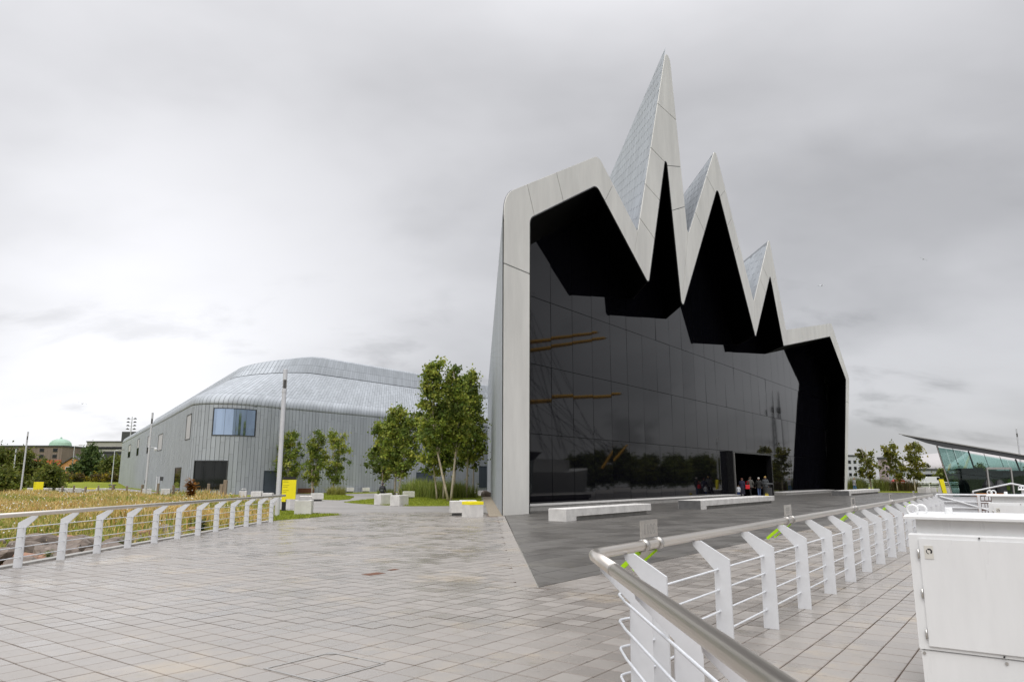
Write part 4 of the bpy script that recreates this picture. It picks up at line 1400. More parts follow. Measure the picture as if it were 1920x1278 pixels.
# ------------------------------------------------------------------ white service cabinets
def cabinet(loc, label):
    t = thing('service_cabinet', (0, 0, 0), label, 'cabinet', 'white service cabinets on the quay')
    W, D = 1.6, 0.75
    mb = MB(); mb.bbox(0.012, 0.012, 0.0, W - 0.012, D - 0.012, 0.30, 0.006); mb.build('plinth', m_cab, t, local=True)
    mb = MB(); mb.bbox(0, 0, 0.306, W, D, 1.175, 0.012); mb.build('body', m_cab, t, local=True)
    mb = MB(); mb.bbox(0.055, 0.055, 1.175, W - 0.055, D - 0.055, 1.285, 0.004); mb.build('collar', m_cab, t, local=True)
    mb = MB(); mb.bbox(-0.02, -0.02, 1.285, W + 0.02, D + 0.02, 1.318, 0.014); mb.build('lid', m_cab, t, local=True)
    # door with a slightly raised edge
    mb = MB()
    vs = [(0.072, -0.016, 0.335), (W - 0.075, -0.016, 0.335), (W - 0.075, -0.016, 1.135), (0.072, -0.016, 1.135)]
    mb.prism(vs, (0, 0.0155, 0)); dr = mb.build('door', m_cab, t, local=True)
    for z in (0.42, 0.72, 1.02):
        mb = MB(); mb.tube([(0.062, -0.018, z - 0.035), (0.062, -0.018, z + 0.035)], 0.008, 10); mb.build('hinge', m_alu, dr, smooth=True, local=True)
    mb = MB(); mb.box(0.105, -0.0205, 0.985, 0.165, -0.0165, 1.085); st = mb.build('sticker', M('sticker', (0.62, 0.60, 0.55), 0.5) if 'sticker' not in bpy.data.materials else bpy.data.materials['sticker'], dr, local=True)
    mb = MB()
    for a0, a1, r0, r1 in ((-60, 130, 0.010, 0.022), (150, 260, 0.016, 0.022)):
        n = 10; c = Vector((0.138, -0.0212, 1.042)); vs = []
        for i in range(n + 1):
            a = R(a0 + (a1 - a0) * i / n); vs += [c + Vector((math.cos(a) * r0, 0, math.sin(a) * r0)), c + Vector((math.cos(a) * r1, 0, math.sin(a) * r1))]
        mb.add(vs, [(2 * i, 2 * i + 1, 2 * i + 3, 2 * i + 2) for i in range(n)])
    mb.build('emblem', m_blackp, dr, local=True)
    for x, z, r, m in ((0.48, 1.155, 0.006, m_blackp), (0.95, 0.94, 0.02, m_alu), (0.55, 0.318, 0.006, m_blackp)):
        mb = MB(); mb.tube([(x, -0.034 if r > .01 else -0.018, z), (x, 0.005, z)], r, 12); mb.build('lock' if r > .01 else 'screw', m, dr, smooth=False, local=True)
    for x, z in ((0.03, 0.275), (0.56, 0.27), (1.2, 0.27)):
        mb = MB(); mb.tube([(x, 0.004, z), (x, 0.014, z)], 0.011, 10); mb.build('bolt', m_alu, t, local=True)
    for x, y in ((0.035, 0.10), (0.09, 0.16)):
        mb = MB(); n = 14
        mb.tube([(x + 0.038 * math.cos(q * 2 * math.pi / n), y, 1.352 + 0.038 * math.sin(q * 2 * math.pi / n)) for q in range(n + 1)], 0.010, 8, cap=False)
        mb.build('lifting_eye', m_cab, t, smooth=True, local=True)
    mb = MB(); mb.lathe([(0.028, 1.317), (0.028, 1.36), (0.024, 1.368), (0.0, 1.369)], 14, (0.27, 0.30, 0)); mb.build('cap', m_cab, t, smooth=False, local=True)
    t.location = loc; t.rotation_euler = (0, 0, ANG - math.pi / 2)
    return t


cabinet((3.17, 5.95, 0), 'large white service cabinet filling the lower right corner')
cabinet((8.62, 13.35, 0), 'white service cabinet behind the nearest one, by the gate')
cabinet((14.2, 20.6, 0), 'farthest white service cabinet, only its top showing')

# gate at the end of the quay walk
g0 = CR + DR * (RL + 0.3) - NR * 0.1; gd = -NR
gt = thing('quay_gate', tuple(g0), 'white metal gate with diagonal brace at the end of the right railing', 'gate')
for x in (0.0, 1.25, 3.3):
    mb = MB(); mb.box(-0.04, -0.04, 0, 0.04, 0.04, 1.06, T=lambda p, x=x: g0 + gd * (x + p.x) + DR * p.y + Vector((0, 0, p.z))); mb.build('post', m_white, gt)
for z in (0.08, 0.42, 0.62, 0.82, 1.06):
    mb = MB(); mb.tube([g0 + Vector((0, 0, z)), g0 + gd * 3.3 + Vector((0, 0, z))], 0.03 if z in (0.08, 1.06) else 0.022, 8); mb.build('rail', m_white, gt)
mb = MB(); mb.tube([g0 + gd * 0.1 + Vector((0, 0, 1.0)), g0 + gd * 2.9 + Vector((0, 0, 0.12))], 0.03, 8); mb.build('brace', m_white, gt)
mb = MB(); mb.prism([g0 + gd * 0.05 + Vector((0, 0, 0.12)) + DR * 0.05, g0 + gd * 1.2 + Vector((0, 0, 0.12)) + DR * 0.05, g0 + gd * 1.2 + Vector((0, 0, 1.0)) + DR * 0.05, g0 + gd * 0.05 + Vector((0, 0, 1.0)) + DR * 0.05], DR * 0.01); mb.build('panel', m_white, gt)
# orange framed notice behind the gate
s0 = g0 + gd * 1.0 + DR * 0.9
sg = thing('notice_board', tuple(s0), 'orange framed brown notice board with white lettering behind the gate', 'notice board')
m_orange = M('orange_frame', (0.55, 0.20, 0.02), 0.5)
m_brownb = M('brown_board', (0.09, 0.04, 0.025), 0.6)
mb = MB(); mb.box(0, 0, 0.05, 1.0, 0.05, 1.1, T=lambda p: s0 + gd * p.x + DR * p.y + Vector((0, 0, p.z))); bo = mb.build('board', m_brownb, sg)
for a in ((0.15, -0.02, 1.02, 1.0, 0.0, 1.1), (0.15, -0.02, 0.08, 1.0, 0.0, 0.2), (0.15, -0.02, 0.2, 0.2, 0.0, 1.02), (0.95, -0.02, 0.2, 1.0, 0.0, 1.02)):
    mb = MB(); mb.box(*a, T=lambda p: s0 + gd * p.x + DR * p.y + Vector((0, 0, p.z))); mb.build('frame', m_orange, sg)
rl = random.Random(2)
for z, n in ((0.86, 6), (0.62, 6), (0.38, 6)):
    x = 0.27
    for i in range(n):
        w = rl.uniform(0.05, 0.1)
        if i in (3,): x += 0.05
        mb = MB(); mb.box(x, -0.012, z, x + w, -0.003, z + 0.13, T=lambda p: s0 + gd * p.x + DR * p.y + Vector((0, 0, p.z))); mb.build('lettering', m_white, bo); x += w + 0.02
# gangway handrail beyond the gate
gwy = g0 + gd * 0.9 + DR * 4.0
gh = thing('gangway_rail', tuple(gwy), 'white peaked gangway handrail showing above the gate', 'handrail')
mb = MB(); mb.tube([gwy + Vector((0, 0, 0)), gwy + Vector((0, 0, 1.12)), gwy + gd * 1.25 + Vector((0, 0, 1.42)), gwy + gd * 2.7 + Vector((0, 0, 1.1)), gwy + gd * 2.7], 0.035, 8); mb.build('handrail', m_white, gh)

# ------------------------------------------------------------------ long stone benches before the glass
def long_bench(s0, s1, w0, w1, h, label, dark_end=False, solid=0.75):
    t = thing('stone_bench', tuple(fr(s0, 0, w0)), label, 'bench', 'long stone benches before the glass front')
    n = max(3, int((s1 - s0) / 2.0))
    for i in range(n):
        a, b = s0 + (s1 - s0) * i / n + 0.004, s0 + (s1 - s0) * (i + 1) / n - 0.004
        mb = MB(); mb.bbox(a, w0, 0.17, b, w1, h, 0.015, T=lambda p: fr(p.x, p.z, p.y)); mb.build('seat_block', m_concseat, t)
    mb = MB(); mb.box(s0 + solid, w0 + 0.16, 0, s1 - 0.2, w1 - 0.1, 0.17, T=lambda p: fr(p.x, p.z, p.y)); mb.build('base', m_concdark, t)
    mb = MB(); mb.box(s0 + 0.002, w0 + 0.002, 0, s0 + solid, w1 - 0.002, 0.172, T=lambda p: fr(p.x, p.z, p.y)); mb.build('end_block', m_concseat, t)
    if dark_end:
        mb = MB(); mb.box(s0 - 0.02, w0 + 0.03, 0, s0 - 0.001, w1 - 0.02, h - 0.01, T=lambda p: fr(p.x, p.z, p.y)); mb.build('end_face', m_concend, t)


long_bench(-2.25, 5.2, -4.66, -3.85, 0.47, 'long pale stone bench nearest the camera with chipped paint')
long_bench(11.2, 24.2, -4.7, -3.4, 0.47, 'long pale stone bench in front of the entrance', True)
long_bench(50.0, 66.0, -4.2, -2.6, 0.47, 'long pale stone bench at the far right of the front', True)


# ------------------------------------------------------------------ concrete cubes
def cube(x, y, label, s=0.72, h=0.62, rz=0.5, base=True, top=None, z=0.0):
    t = thing('concrete_cube', (x, y, z), label, 'concrete block', 'concrete block seats', rz=rz)
    q = s / 2
    mb = MB(); mb.bbox(-q, -q, 0.0 if not base else 0.13, q, q, h, 0.02); mb.build('block', m_concseat, t, local=True)
    if base:
        mb = MB(); mb.box(-q + 0.1, -q + 0.1, 0, q - 0.1, q - 0.1, 0.13); mb.build('foot', m_concend, t, local=True)
    if top == 'yellow':
        mb = MB(); mb.bbox(-q - 0.006, -q - 0.006, h - 0.12, q + 0.006, q + 0.006, h + 0.006, 0.01); mb.build('painted_top', m_yellow, t, local=True)
    if top == 'slot':
        mb = MB(); mb.box(-q + 0.08, -q + 0.1, h - 0.01, q - 0.12, q - 0.15, h + 0.004); mb.build('slot', m_blackp, t, local=True)
        mb = MB()
        mb.tube([(-q + 0.1, q - 0.05, h), (-q + 0.1, q - 0.05, h + 0.16), (q - 0.1, q - 0.05, h + 0.16), (q - 0.1, q - 0.05, h)], 0.012, 6); mb.build('handle', m_alu, t, local=True)


cube(-9.35, 33.2, 'concrete block with black slot beside the yellow sign', 0.72, 0.66, 0.12, False, 'slot')
cube(-12.25, 39.4, 'concrete block partly behind the nearest lamp post', 0.75, 0.6, 0.3, False)
cube(-14.35, 54.2, 'pale concrete block alone on the path left of the trees', 0.82, 0.55, 0.4)
cube(-8.15, 46.5, 'concrete block in front of the seated person', 0.78, 0.64, 0.75, False)
cube(-9.75, 56.9, 'concrete block the seated person sits on', 0.95, 0.5, 0.2)
cube(-6.85, 44.8, 'concrete block nearest on the lawn edge, right of the seated person', 0.78, 0.62, 0.95, False)
cube(-8.5, 60.5, 'concrete block on the lawn before the tall grasses', 0.86, 0.58, 0.3)
cube(-19.4, 88.0, 'left of two far concrete blocks near the zinc wall', 0.85, 0.55, 0.3)
cube(-17.7, 89.0, 'right of two far concrete blocks near the zinc wall', 0.85, 0.55, 0.3)
cube(-2.42, 32.75, 'concrete block left of the yellow topped one', 0.62, 0.64, 0.25, True)
cube(-1.68, 31.55, 'concrete block with bright yellow top by the museum corner', 0.66, 0.64, 0.62, False, 'yellow')
cube(-2.05, 34.3, 'low concrete block behind the yellow topped one', 0.8, 0.62, 0.1, False)
cube(-22.0, 60.2, 'concrete block with dark top strip by the timber gateposts', 0.55, 0.62, 0.2, False, 'slot')
cube(-21.0, 60.6, 'leftmost of three blocks near the rounded zinc corner', 0.8, 0.58, 0.1, False)
cube(-20.2, 60.9, 'middle of three blocks near the rounded zinc corner', 0.8, 0.45, 0.1, False)
cube(-35.1, 74.6, 'concrete block at the meadow edge below the narrow dark window', 0.85, 0.6, 0.3, False)
cube(-37.2, 74.9, 'concrete block behind the second lamp post', 0.8, 0.6, 0.5, False)
cube(-32.3, 74.0, 'concrete block left of the large dark window', 0.6, 0.5, 0.2, False)
for i in range(9):
    f = i / 8
    cube(-55.5 - 14.5 * f + (0.6 if i % 3 else 0), 101 + 5.5 * f, 'pale concrete block in the far row beyond the meadow posts, %s from the right' % ORD[i], 1.3 if i % 3 else 0.9, 0.85, 0.75, False, 'yellow' if i == 2 else None, -0.55)

# ------------------------------------------------------------------ lamp posts
def lamp(x, y, label, h=7.75, z=0.0, r=0.102, lean=0.0):
    t = thing('lamp_post', (x, y, z), label, 'lamp post', 'tall tubular lamp posts')
    mb = MB(); mb.lathe([(r * 1.05, 0), (r * 1.05, 0.02), (r, 0.02), (r * 0.92, h * 0.835), (r * 1.04, h * 0.837), (r * 1.04, h * 0.862), (r * 0.9, h * 0.864)], 18); mb.build('pole', m_lpole, t, smooth=False, local=True)
    mb = MB(); mb.lathe([(r * 0.62, h * 0.862), (r * 0.62, h * 0.925)], 14); mb.build('lamp_core', m_dkgrey, t, local=True)
    mb = MB()
    for i in range(9):
        z_ = h * (0.868 + 0.0065 * i); mb.lathe([(r * 0.62, z_), (r * 0.92, z_ - 0.01), (r * 0.92, z_ - 0.003), (r * 0.62, z_ + 0.008)], 14)
    mb.build('louvre', m_alu, t, local=True)
    for i in range(3):
        a = i * 2.1; mb = MB(); mb.tube([(math.cos(a) * r * .85, math.sin(a) * r * .85, h * 0.86), (math.cos(a) * r * .85, math.sin(a) * r * .85, h * 0.93)], 0.012, 5); mb.build('strut', m_alu, t, local=True)
    mb = MB(); mb.lathe([(r * 0.88, h * 0.924), (r * 0.92, h * 0.926), (r * 0.92, h * 0.9985), (r * 0.86, h)], 18); mb.build('head', m_lpole, t, local=True)
    return t


m_lpole = M('galvanised_pole', (0.66, 0.665, 0.69), 0.42, metal=0.3, var=0.06, scale=2, rvar=0.08)
lamp(-10.12, 31.85, 'tall grey lamp post standing nearest, beside the yellow sign', 6.4)
lamp(-34.9, 70.0, 'grey lamp post with camera before the narrow dark window', 7.9)
lamp(-62.8, 94.0, 'grey lamp post second from the left picture edge', 7.9, -0.3)
lamp(-88.6, 130.0, 'farthest grey lamp post at the left picture edge', 7.8, -1.0)
lamp(66.2, 95.0, 'grey lamp post rising behind the pavilion roof', 8.05)
cm = thing('camera_bracket', (-34.6, 70, 4.3), 'small white security camera on the second lamp post', 'security camera')
mb = MB(); mb.tube([(-34.8, 70, 4.55), (-34.3, 69.95, 4.55)], 0.03, 6); mb.build('arm', m_white, cm)
mb = MB(); mb.lathe([(0.02, 4.25), (0.14, 4.28), (0.16, 4.4), (0.12, 4.52), (0.05, 4.55)], 12, (-34.25, 69.95, 0)); mb.build('housing', m_white, cm)


# yellow information sign
def sign(x, y, z, label, rz, W=0.66, H=1.05, foot=0.5):
    t = thing('information_sign', (x, y, z), label, 'sign', rz=rz)
    mb = MB(); mb.box(-W / 2 + 0.02, 0.02, 0, -W / 2 + 0.2, 0.14, foot + 0.1); mb.build('foot', m_blackp, t, local=True)
    mb = MB(); mb.add([], []); q = [(-W / 2, 0, foot), (-W / 2 + 0.2, 0, foot), (-W / 2 + 0.2, 0, foot + 0.12), (W / 2, 0, foot + 0.12), (W / 2, 0, foot + H), (-W / 2, 0, foot + H)]
    mb.prism(q, (0, 0.1, 0)); bo = mb.build('board', m_yellow, t, local=True)
    mb = MB(); mb.box(-W / 2 + 0.02, 0.01, foot + H, W / 2 - 0.04, 0.09, foot + H + 0.15); mb.build('top_panel', m_blackp, t, local=True)
    m_ink = bpy.data.materials.get('olive_ink') or M('olive_ink', (0.28, 0.24, 0.01), 0.6)
    for z_, w in ((0.97, 0.24), (0.89, 0.26), (0.75, 0.30), (0.67, 0.22), (0.52, 0.28), (0.44, 0.18)):
        mb = MB(); mb.box(-W / 2 + 0.04, -0.004, foot + z_ * H - 0.012, -W / 2 + 0.04 + w, 0.001, foot + z_ * H + 0.006); mb.build('text_line', m_ink, bo, local=True)
    return t


sign(-10.93, 36.0, 0, 'yellow information sign with black top beside the lamp post', 0.05)
sign(-64.5, 100.0, -0.5, 'small yellow sign far left before the trees', 0.2, 1.2, 1.2, 0.5)
yb = thing('yellow_marker', (48.9, 83.2, 0), 'leaning bright yellow marker near the glass pavilion', 'marker')
mb = MB(); mb.prism([(48.65, 83.0, 0), (49.1, 83.0, 0), (48.85, 83.0, 1.55), (48.35, 83.0, 1.55)], (0.05, 0.25, 0)); mb.build('panel', m_yellow, yb)
mb = MB(); mb.box(48.5, 83.02, 1.55, 48.8, 83.2, 1.68); mb.build('cap', m_blackp, yb)

# access cover and iron lids set in the paving
ac = thing('access_cover', tuple(uv(4.45, 5.25)), 'square metal edged access cover set in the paving in front', 'access cover')
for a0, a1, b0, b1 in ((4.08, 4.82, 5.585, 5.61), (4.08, 4.82, 4.885, 4.91), (4.08, 4.105, 4.912, 5.583), (4.795, 4.82, 4.912, 5.583)):
    mb = MB(); mb.prism([uv(a0, b0, 0.0015), uv(a1, b0, 0.0015), uv(a1, b1, 0.0015), uv(a0, b1, 0.0015)], (0, 0, 0.003)); mb.build('edging', m_alu, ac)
for (a, b), (da, db) in (((4.11, 4.915), (1, 1)), ((4.79, 5.58), (-1, -1))):
    mb = MB(); mb.prism([uv(a, b, 0.002), uv(a + 0.075 * da, b, 0.002), uv(a, b + 0.075 * db, 0.002)][::(1 if da > 0 else 1)], (0, 0, 0.003)); mb.build('corner_plate', m_alu, ac)
for (a, b, da, db, l) in ((9.0, 9.48, 0.36, 0.22, 'larger rusty iron lid set in the mid plaza'), (9.62, 9.63, 0.18, 0.13, 'smaller rusty iron lid set in the mid plaza')):
    o_ = thing('iron_lid', tuple(uv(a, b)), l, 'drain lid')
    mb = MB(); mb.prism([uv(a - da / 2, b - db / 2, 0.0018), uv(a + da / 2, b - db / 2, 0.0018), uv(a + da / 2, b + db / 2, 0.0018), uv(a - da / 2, b + db / 2, 0.0018)], (0, 0, 0.003)); mb.build('lid', m_rust, o_)
    for i in range(4):
        q = a - da / 2 + da * (i + 0.5) / 4
        mb = MB(); mb.prism([uv(q - 0.015, b - db * .35, 0.005), uv(q + 0.015, b - db * .35, 0.005), uv(q + 0.015, b + db * .35, 0.005), uv(q - 0.015, b + db * .35, 0.005)], (0, 0, 0.002)); mb.build('rib', m_rust, o_)

# timber posts along the meadow edge
pxs = [(-61.5, 100.5), (-57.8, 97.0), (-54.3, 93.6), (-50.8, 90.3), (-47.3, 87.0), (-43.9, 83.8), (-40.6, 80.7), (-37.4, 77.6), (-34.4, 74.7), (-31.5, 72.0), (-28.6, 69.3)]
for i, (x, y) in enumerate(pxs):
    t = thing('timber_post', (x, y, zfar(x, y) - 0.3), 'weathered timber post, %s from the left in the row along the meadow edge' % ORD[i], 'post', 'timber posts along the meadow edge')
    mb = MB(); hgt = 1.35 + 0.12 * math.sin(i * 2.1)
    mb.bbox(-0.1, -0.1, 0, 0.1, 0.1, hgt, 0.03); o_ = mb.build('shaft', m_timber, t, local=True)
    t.rotation_euler = (0.02 * math.sin(i * 1.7), 0.03 * math.cos(i * 2.3), i * 0.7)
t = thing('timber_gatepost', (-24.2, 62.0, 0), 'pair of thick timber gateposts beside the slotted block', 'post')
for dx, hh_ in ((-0.3, 1.15), (0.0, 1.5)):
    mb = MB(); mb.bbox(dx - 0.13, -0.13, 0, dx + 0.13, 0.13, hh_, 0.03); mb.build('shaft', m_timber, t, local=True)

# bollard light and timber edge by the wing
bl = thing('bollard_light', (-3.05, 63, 0), 'slim grey bollard light on the lawn by the wing wall', 'bollard')
mb = MB(); mb.lathe([(0.07, 0), (0.07, 1.12), (0.055, 1.12), (0.055, 1.25), (0.07, 1.25), (0.07, 1.32)], 12); mb.build('shaft', m_lpole, bl, local=True)
rk = thing('boulder', (-2.35, 66.5, 0.0), 'single pale rounded boulder where lawn meets the wing wall', 'boulder')
o_ = bpy.data.objects.new('stone', RM[1]); o_.scale = (0.5, 0.5, 0.4); o_.location = (0, 0, 0.2); link(o_, rk)
tbed = thing('timber_edging', (-23.0, 84, 0), 'low red brown timber edging before the zinc wall', 'edging')
mb = MB(); mb.box(-24.7, 82.0, 0, -22.1, 82.25, 0.55); mb.build('board', M('red_timber', (0.22, 0.09, 0.05), 0.8, var=0.2, scale=4), tbed)


# ------------------------------------------------------------------ trees and shrubs
GREENS = ((0.205, 0.262, 0.042), (0.275, 0.33, 0.052), (0.155, 0.212, 0.037), (0.335, 0.37, 0.067), (0.125, 0.175, 0.034))


def tree(name, label, loc, h, r, seed, group, base=0.28, lean=(0, 0), n_clump=70, per=60, leaf=0.10, trunk_r=0.07, greens=GREENS, bark=None, droop=0.5, top=0.55, forks=1, clump_r=0.37, cat='tree', flat=1.0, bow=None):
    rr = random.Random(seed); r_ = np.random.default_rng(seed)
    t = thing(name, loc, label, cat, group)
    x0, y0, z0 = loc
    bark = bark or m_bark
    tk = MB()

    def trunk_at(f, k=0):
        b = 0.0
        if bow: b = bow * math.sin(math.pi * min(1, f)) * h * 0.06
        return Vector((x0 + lean[0] * f ** 1.2 + b + (k * 0.28 * f if k else 0), y0 + lean[1] * f + (0.12 * k * f), z0 + h * f * 0.96))
    for k in range(forks):
        kk = k - (forks - 1) / 2
        ph = rr.uniform(0, 6)
        pts = [trunk_at(f, kk * 2.4) + Vector((math.sin(f * 6 + ph), math.cos(f * 5 + ph), 0)) * 0.05 * min(1, f * 3) for f in [i / 9 for i in range(10)]]
        tk.tube(pts, [trunk_r * (1 - 0.85 * i / 9) * (1.25 if i == 0 else 1) + 0.006 for i in range(10)], 8)
    to = tk.build('trunk', bark, t, smooth=True)
    lb = MB(); cen = []
    for i in range(n_clump):
        f = base + (1 - base) * (i + rr.random()) / n_clump
        g = (f - base) / (1 - base)
        # radius profile: fullest a third of the way up, ragged towards the top
        prof_ = (min(1.0, 0.45 + g * 2.2) if g < 0.25 else 1.0 - (1 - (1 - top)) * ((g - 0.25) / 0.75) ** 1.25)
        prof_ *= rr.uniform(0.55, 1.12)
        a = rr.uniform(0, 2 * math.pi); d = r * prof_ * math.sqrt(rr.uniform(0.05, 1))
        kk = (rr.randrange(forks) - (forks - 1) / 2) * 2.4 if forks > 1 else 0
        c = trunk_at(f, kk)
        p = c + Vector((math.cos(a) * d, math.sin(a) * d * flat, rr.uniform(-0.25, 0.25)))
        if cat == 'tree' and h < 12 and math.sin(a * 2 + f * 17 + seed) > 0.86: continue
        cen.append(p)
        if i % 3 == 0 and d > r * 0.25:
            st = trunk_at(max(base * 0.8, f - 0.10 - 0.12 * rr.random()), kk)
            md = st.lerp(p, 0.55) + Vector((0, 0, 0.12 * d))
            lb.tube([st, md, p], [trunk_r * 0.30, trunk_r * 0.18, 0.006], 5)
    if lb.f: lb.build('limb', bark, t, smooth=True)
    n_clump = len(cen); n = n_clump * per
    C = np.array([tuple(p) for p in cen]); ci = np.repeat(np.arange(n_clump), per)
    sz = r_.uniform(0.6, 1.25, n_clump) * clump_r
    off = r_.standard_t(3.2, size=(n, 3)) * 0.42; off = np.clip(off, -2.2, 2.2); off[:, 2] *= 0.8
    q = C[ci] + off * sz[ci][:, None]
    q[:, 2] -= droop * np.abs(off[:, 0] * off[:, 1]) * sz[ci]
    a = r_.normal(size=(n, 3)); a /= np.linalg.norm(a, axis=1)[:, None]
    b = np.cross(a, r_.normal(size=(n, 3))); b /= np.linalg.norm(b, axis=1)[:, None]
    s = leaf * r_.uniform(0.6, 1.25, n)[:, None]
    v = np.stack([q + a * s, q + b * s * 0.62, q - a * s, q - b * s * 0.62], 1).reshape(-1, 3)
    gi = r_.integers(0, len(greens), n_clump)
    G_ = np.array(greens)[gi] * r_.uniform(0.8, 1.2, (n_clump, 1))
    col = G_[ci] * r_.uniform(0.7, 1.35, (n, 1))
    col[:, 0] *= r_.uniform(0.88, 1.15, n)
    np_mesh('crown', v, np.arange(n * 4).reshape(-1, 4), m_leaf, t, np.repeat(col, 4, axis=0))
    return t


GA = 'birch trees before the zinc wall'
tree('birch_tree', 'small birch beside the nearest lamp post, left of three', (-24.3, 79.5, 0), 6.7, 1.75, 11, GA, 0.2, (0.1, 0), 85, 75, 0.115, 0.07, droop=0.3)
tree('birch_tree', 'small birch in the middle of the left three', (-21.2, 78.0, 0), 6.7, 1.55, 12, GA, 0.17, (0.2, 0), 85, 75, 0.115, 0.07, forks=2, droop=0.3)
tree('birch_tree', 'small birch at the right of the left three, thin crowned', (-19.0, 78.0, 0), 6.6, 1.5, 13, GA, 0.2, (0.3, 0), 75, 70, 0.115, 0.06, forks=2, droop=0.3)
tree('birch_tree', 'middle group birch leaning left, crown over the seated person', (-12.9, 73.0, 0), 7.4, 1.75, 14, GA, 0.24, (-0.2, 0), 90, 65, 0.15, 0.08)
tree('birch_tree', 'middle group birch with straight pale trunk and tallest crown', (-11.4, 71.5, 0), 8.9, 1.7, 15, GA, 0.26, (0.1, 0), 110, 65, 0.15, 0.09)
tree('birch_tree', 'middle group birch leaning right above the tall grasses', (-10.9, 70.5, 0), 8.0, 1.6, 16, GA, 0.26, (1.3, 0), 95, 65, 0.15, 0.08)
tree('birch_tree', 'big group birch leftmost with low bushy crown', (-5.85, 57.5, 0), 7.0, 1.35, 17, GA, 0.28, (-0.9, 0), 90, 60, 0.13, 0.065)
tree('birch_tree', 'big group birch with curved pale trunk leaning left', (-4.55, 52.6, 0), 10.3, 1.25, 18, GA, 0.40, (-1.15, 0), 120, 62, 0.13, 0.085, bow=-0.9)
tree('birch_tree', 'big group birch with brightest straight white trunk', (-4.45, 53.7, 0), 10.0, 1.2, 19, GA, 0.40, (0.05, 0.3), 115, 62, 0.13, 0.085, bow=0.5)
tree('birch_tree', 'big group birch second from left with darker trunk', (-5.4, 58.0, 0), 9.3, 1.35, 20, GA, 0.32, (0.2, 0), 100, 60, 0.13, 0.075)
tree('birch_tree', 'big group birch with drooping right hand branches', (-3.75, 60.5, 0), 10.9, 1.35, 21, GA, 0.30, (0.25, 0), 130, 62, 0.13, 0.085, droop=1.2)
tree('birch_tree', 'big group birch rightmost, thin dark trunk by the door', (-3.35, 63.0, 0), 9.0, 1.1, 22, GA, 0.33, (0.1, 0), 80, 60, 0.13, 0.06, droop=1.2)
tree('birch_tree', 'big group birch at the back of the tall grasses', (-5.0, 64.0, 0), 9.5, 1.6, 23, GA, 0.30, (0, 0), 90, 60, 0.15, 0.07)
GB = 'birch trees right of the museum'
tree('birch_tree', 'right side birch next to the museum with a bent pale trunk', (47.2, 96.5, 0), 6.0, 1.75, 31, GB, 0.3, (-0.6, 0), 46, 44, 0.17, 0.08, greens=((0.19, 0.20, 0.03), (0.25, 0.24, 0.04), (0.14, 0.15, 0.03)), forks=2, droop=0.8)
tree('birch_tree', 'right side birch in the middle of the three', (49.3, 94.0, 0), 6.2, 1.55, 32, GB, 0.28, (-0.5, 0), 44, 44, 0.17, 0.07, greens=((0.19, 0.20, 0.03), (0.25, 0.24, 0.04), (0.14, 0.15, 0.03)), droop=0.8)
tree('birch_tree', 'right side birch nearest the pavilion roof', (51.0, 93.0, 0), 6.3, 1.8, 33, GB, 0.26, (0.1, 0), 56, 46, 0.17, 0.07, greens=((0.19, 0.20, 0.03), (0.25, 0.24, 0.04), (0.14, 0.15, 0.03)), droop=0.8)


def tuft(loc, h, r, n, cols, seed, label, group, cat='grass clump', name='ornamental_grass'):
    rr = random.Random(seed)
    t = thing(name, loc, label, cat, group)
    pts = []; hs = []; ws = []; cs = []
    for i in range(n):
        a = rr.uniform(0, 6.28); d = r * math.sqrt(rr.random())
        pts.append((loc[0] + math.cos(a) * d, loc[1] + math.sin(a) * d, loc[2]))
        hs.append(h * rr.uniform(0.55, 1.1)); ws.append(0.035)
        c = rr.choice(cols); k = rr.uniform(0.75, 1.25); cs.append(tuple(q * k for q in c))
    blades('foliage', pts, hs, ws, cs, 0.5, t)


GG = ((0.18, 0.24, 0.04), (0.26, 0.30, 0.06), (0.13, 0.18, 0.035), (0.30, 0.32, 0.09))
places = [(-9.3, 66), (-8.3, 64.8), (-7.4, 63.5), (-6.8, 65.5), (-6.3, 62), (-5.7, 64.2), (-5.2, 61.5), (-4.6, 63.4), (-4.3, 60.8), (-3.7, 62.2), (-6.0, 60.2), (-8.9, 67.5), (-7.6, 67)]
for i, (x, y) in enumerate(places):
    tuft((x, y, 0.0), 1.45 - 0.3 * (i % 3 == 0) + (0.35 if x < -5 and y > 63 else 0), 0.8, 420, GG, 100 + i, 'tall green ornamental grass massed under the birch trees', 'ornamental grasses under the birches')
tuft((-17.3, 72.5, 0), 1.0, 0.9, 500, ((0.30, 0.29, 0.07), (0.22, 0.23, 0.05)), 140, 'rounded yellow green grass clump on the far path lawn', None)
tuft((-12.2, 71, 0), 0.8, 0.8, 300, ((0.22, 0.25, 0.05), (0.16, 0.2, 0.04)), 141, 'low bright grass clump beneath the middle birches', None)
RG = ((0.19, 0.22, 0.05), (0.13, 0.16, 0.035), (0.25, 0.25, 0.07))
for i, (x, y, c) in enumerate(((44.6, 95.5, 0), (45.6, 97, 0), (46.8, 98.5, 0), (48.2, 96, 1), (49.4, 95.6, 1), (47.6, 94.8, 0), (50.4, 95.2, 1), (51.3, 94.2, 1))):
    tuft((x, y, 0), 2.0 if c == 0 else 1.7, 0.9, 380, RG if c == 0 else ((0.23, 0.17, 0.08), (0.13, 0.13, 0.04), (0.18, 0.14, 0.06)), 150 + i,
         ('green bushy grasses beside the right end of the museum' if c == 0 else 'brown tinged grasses under the right side birches'), 'shrubby grasses right of the museum')

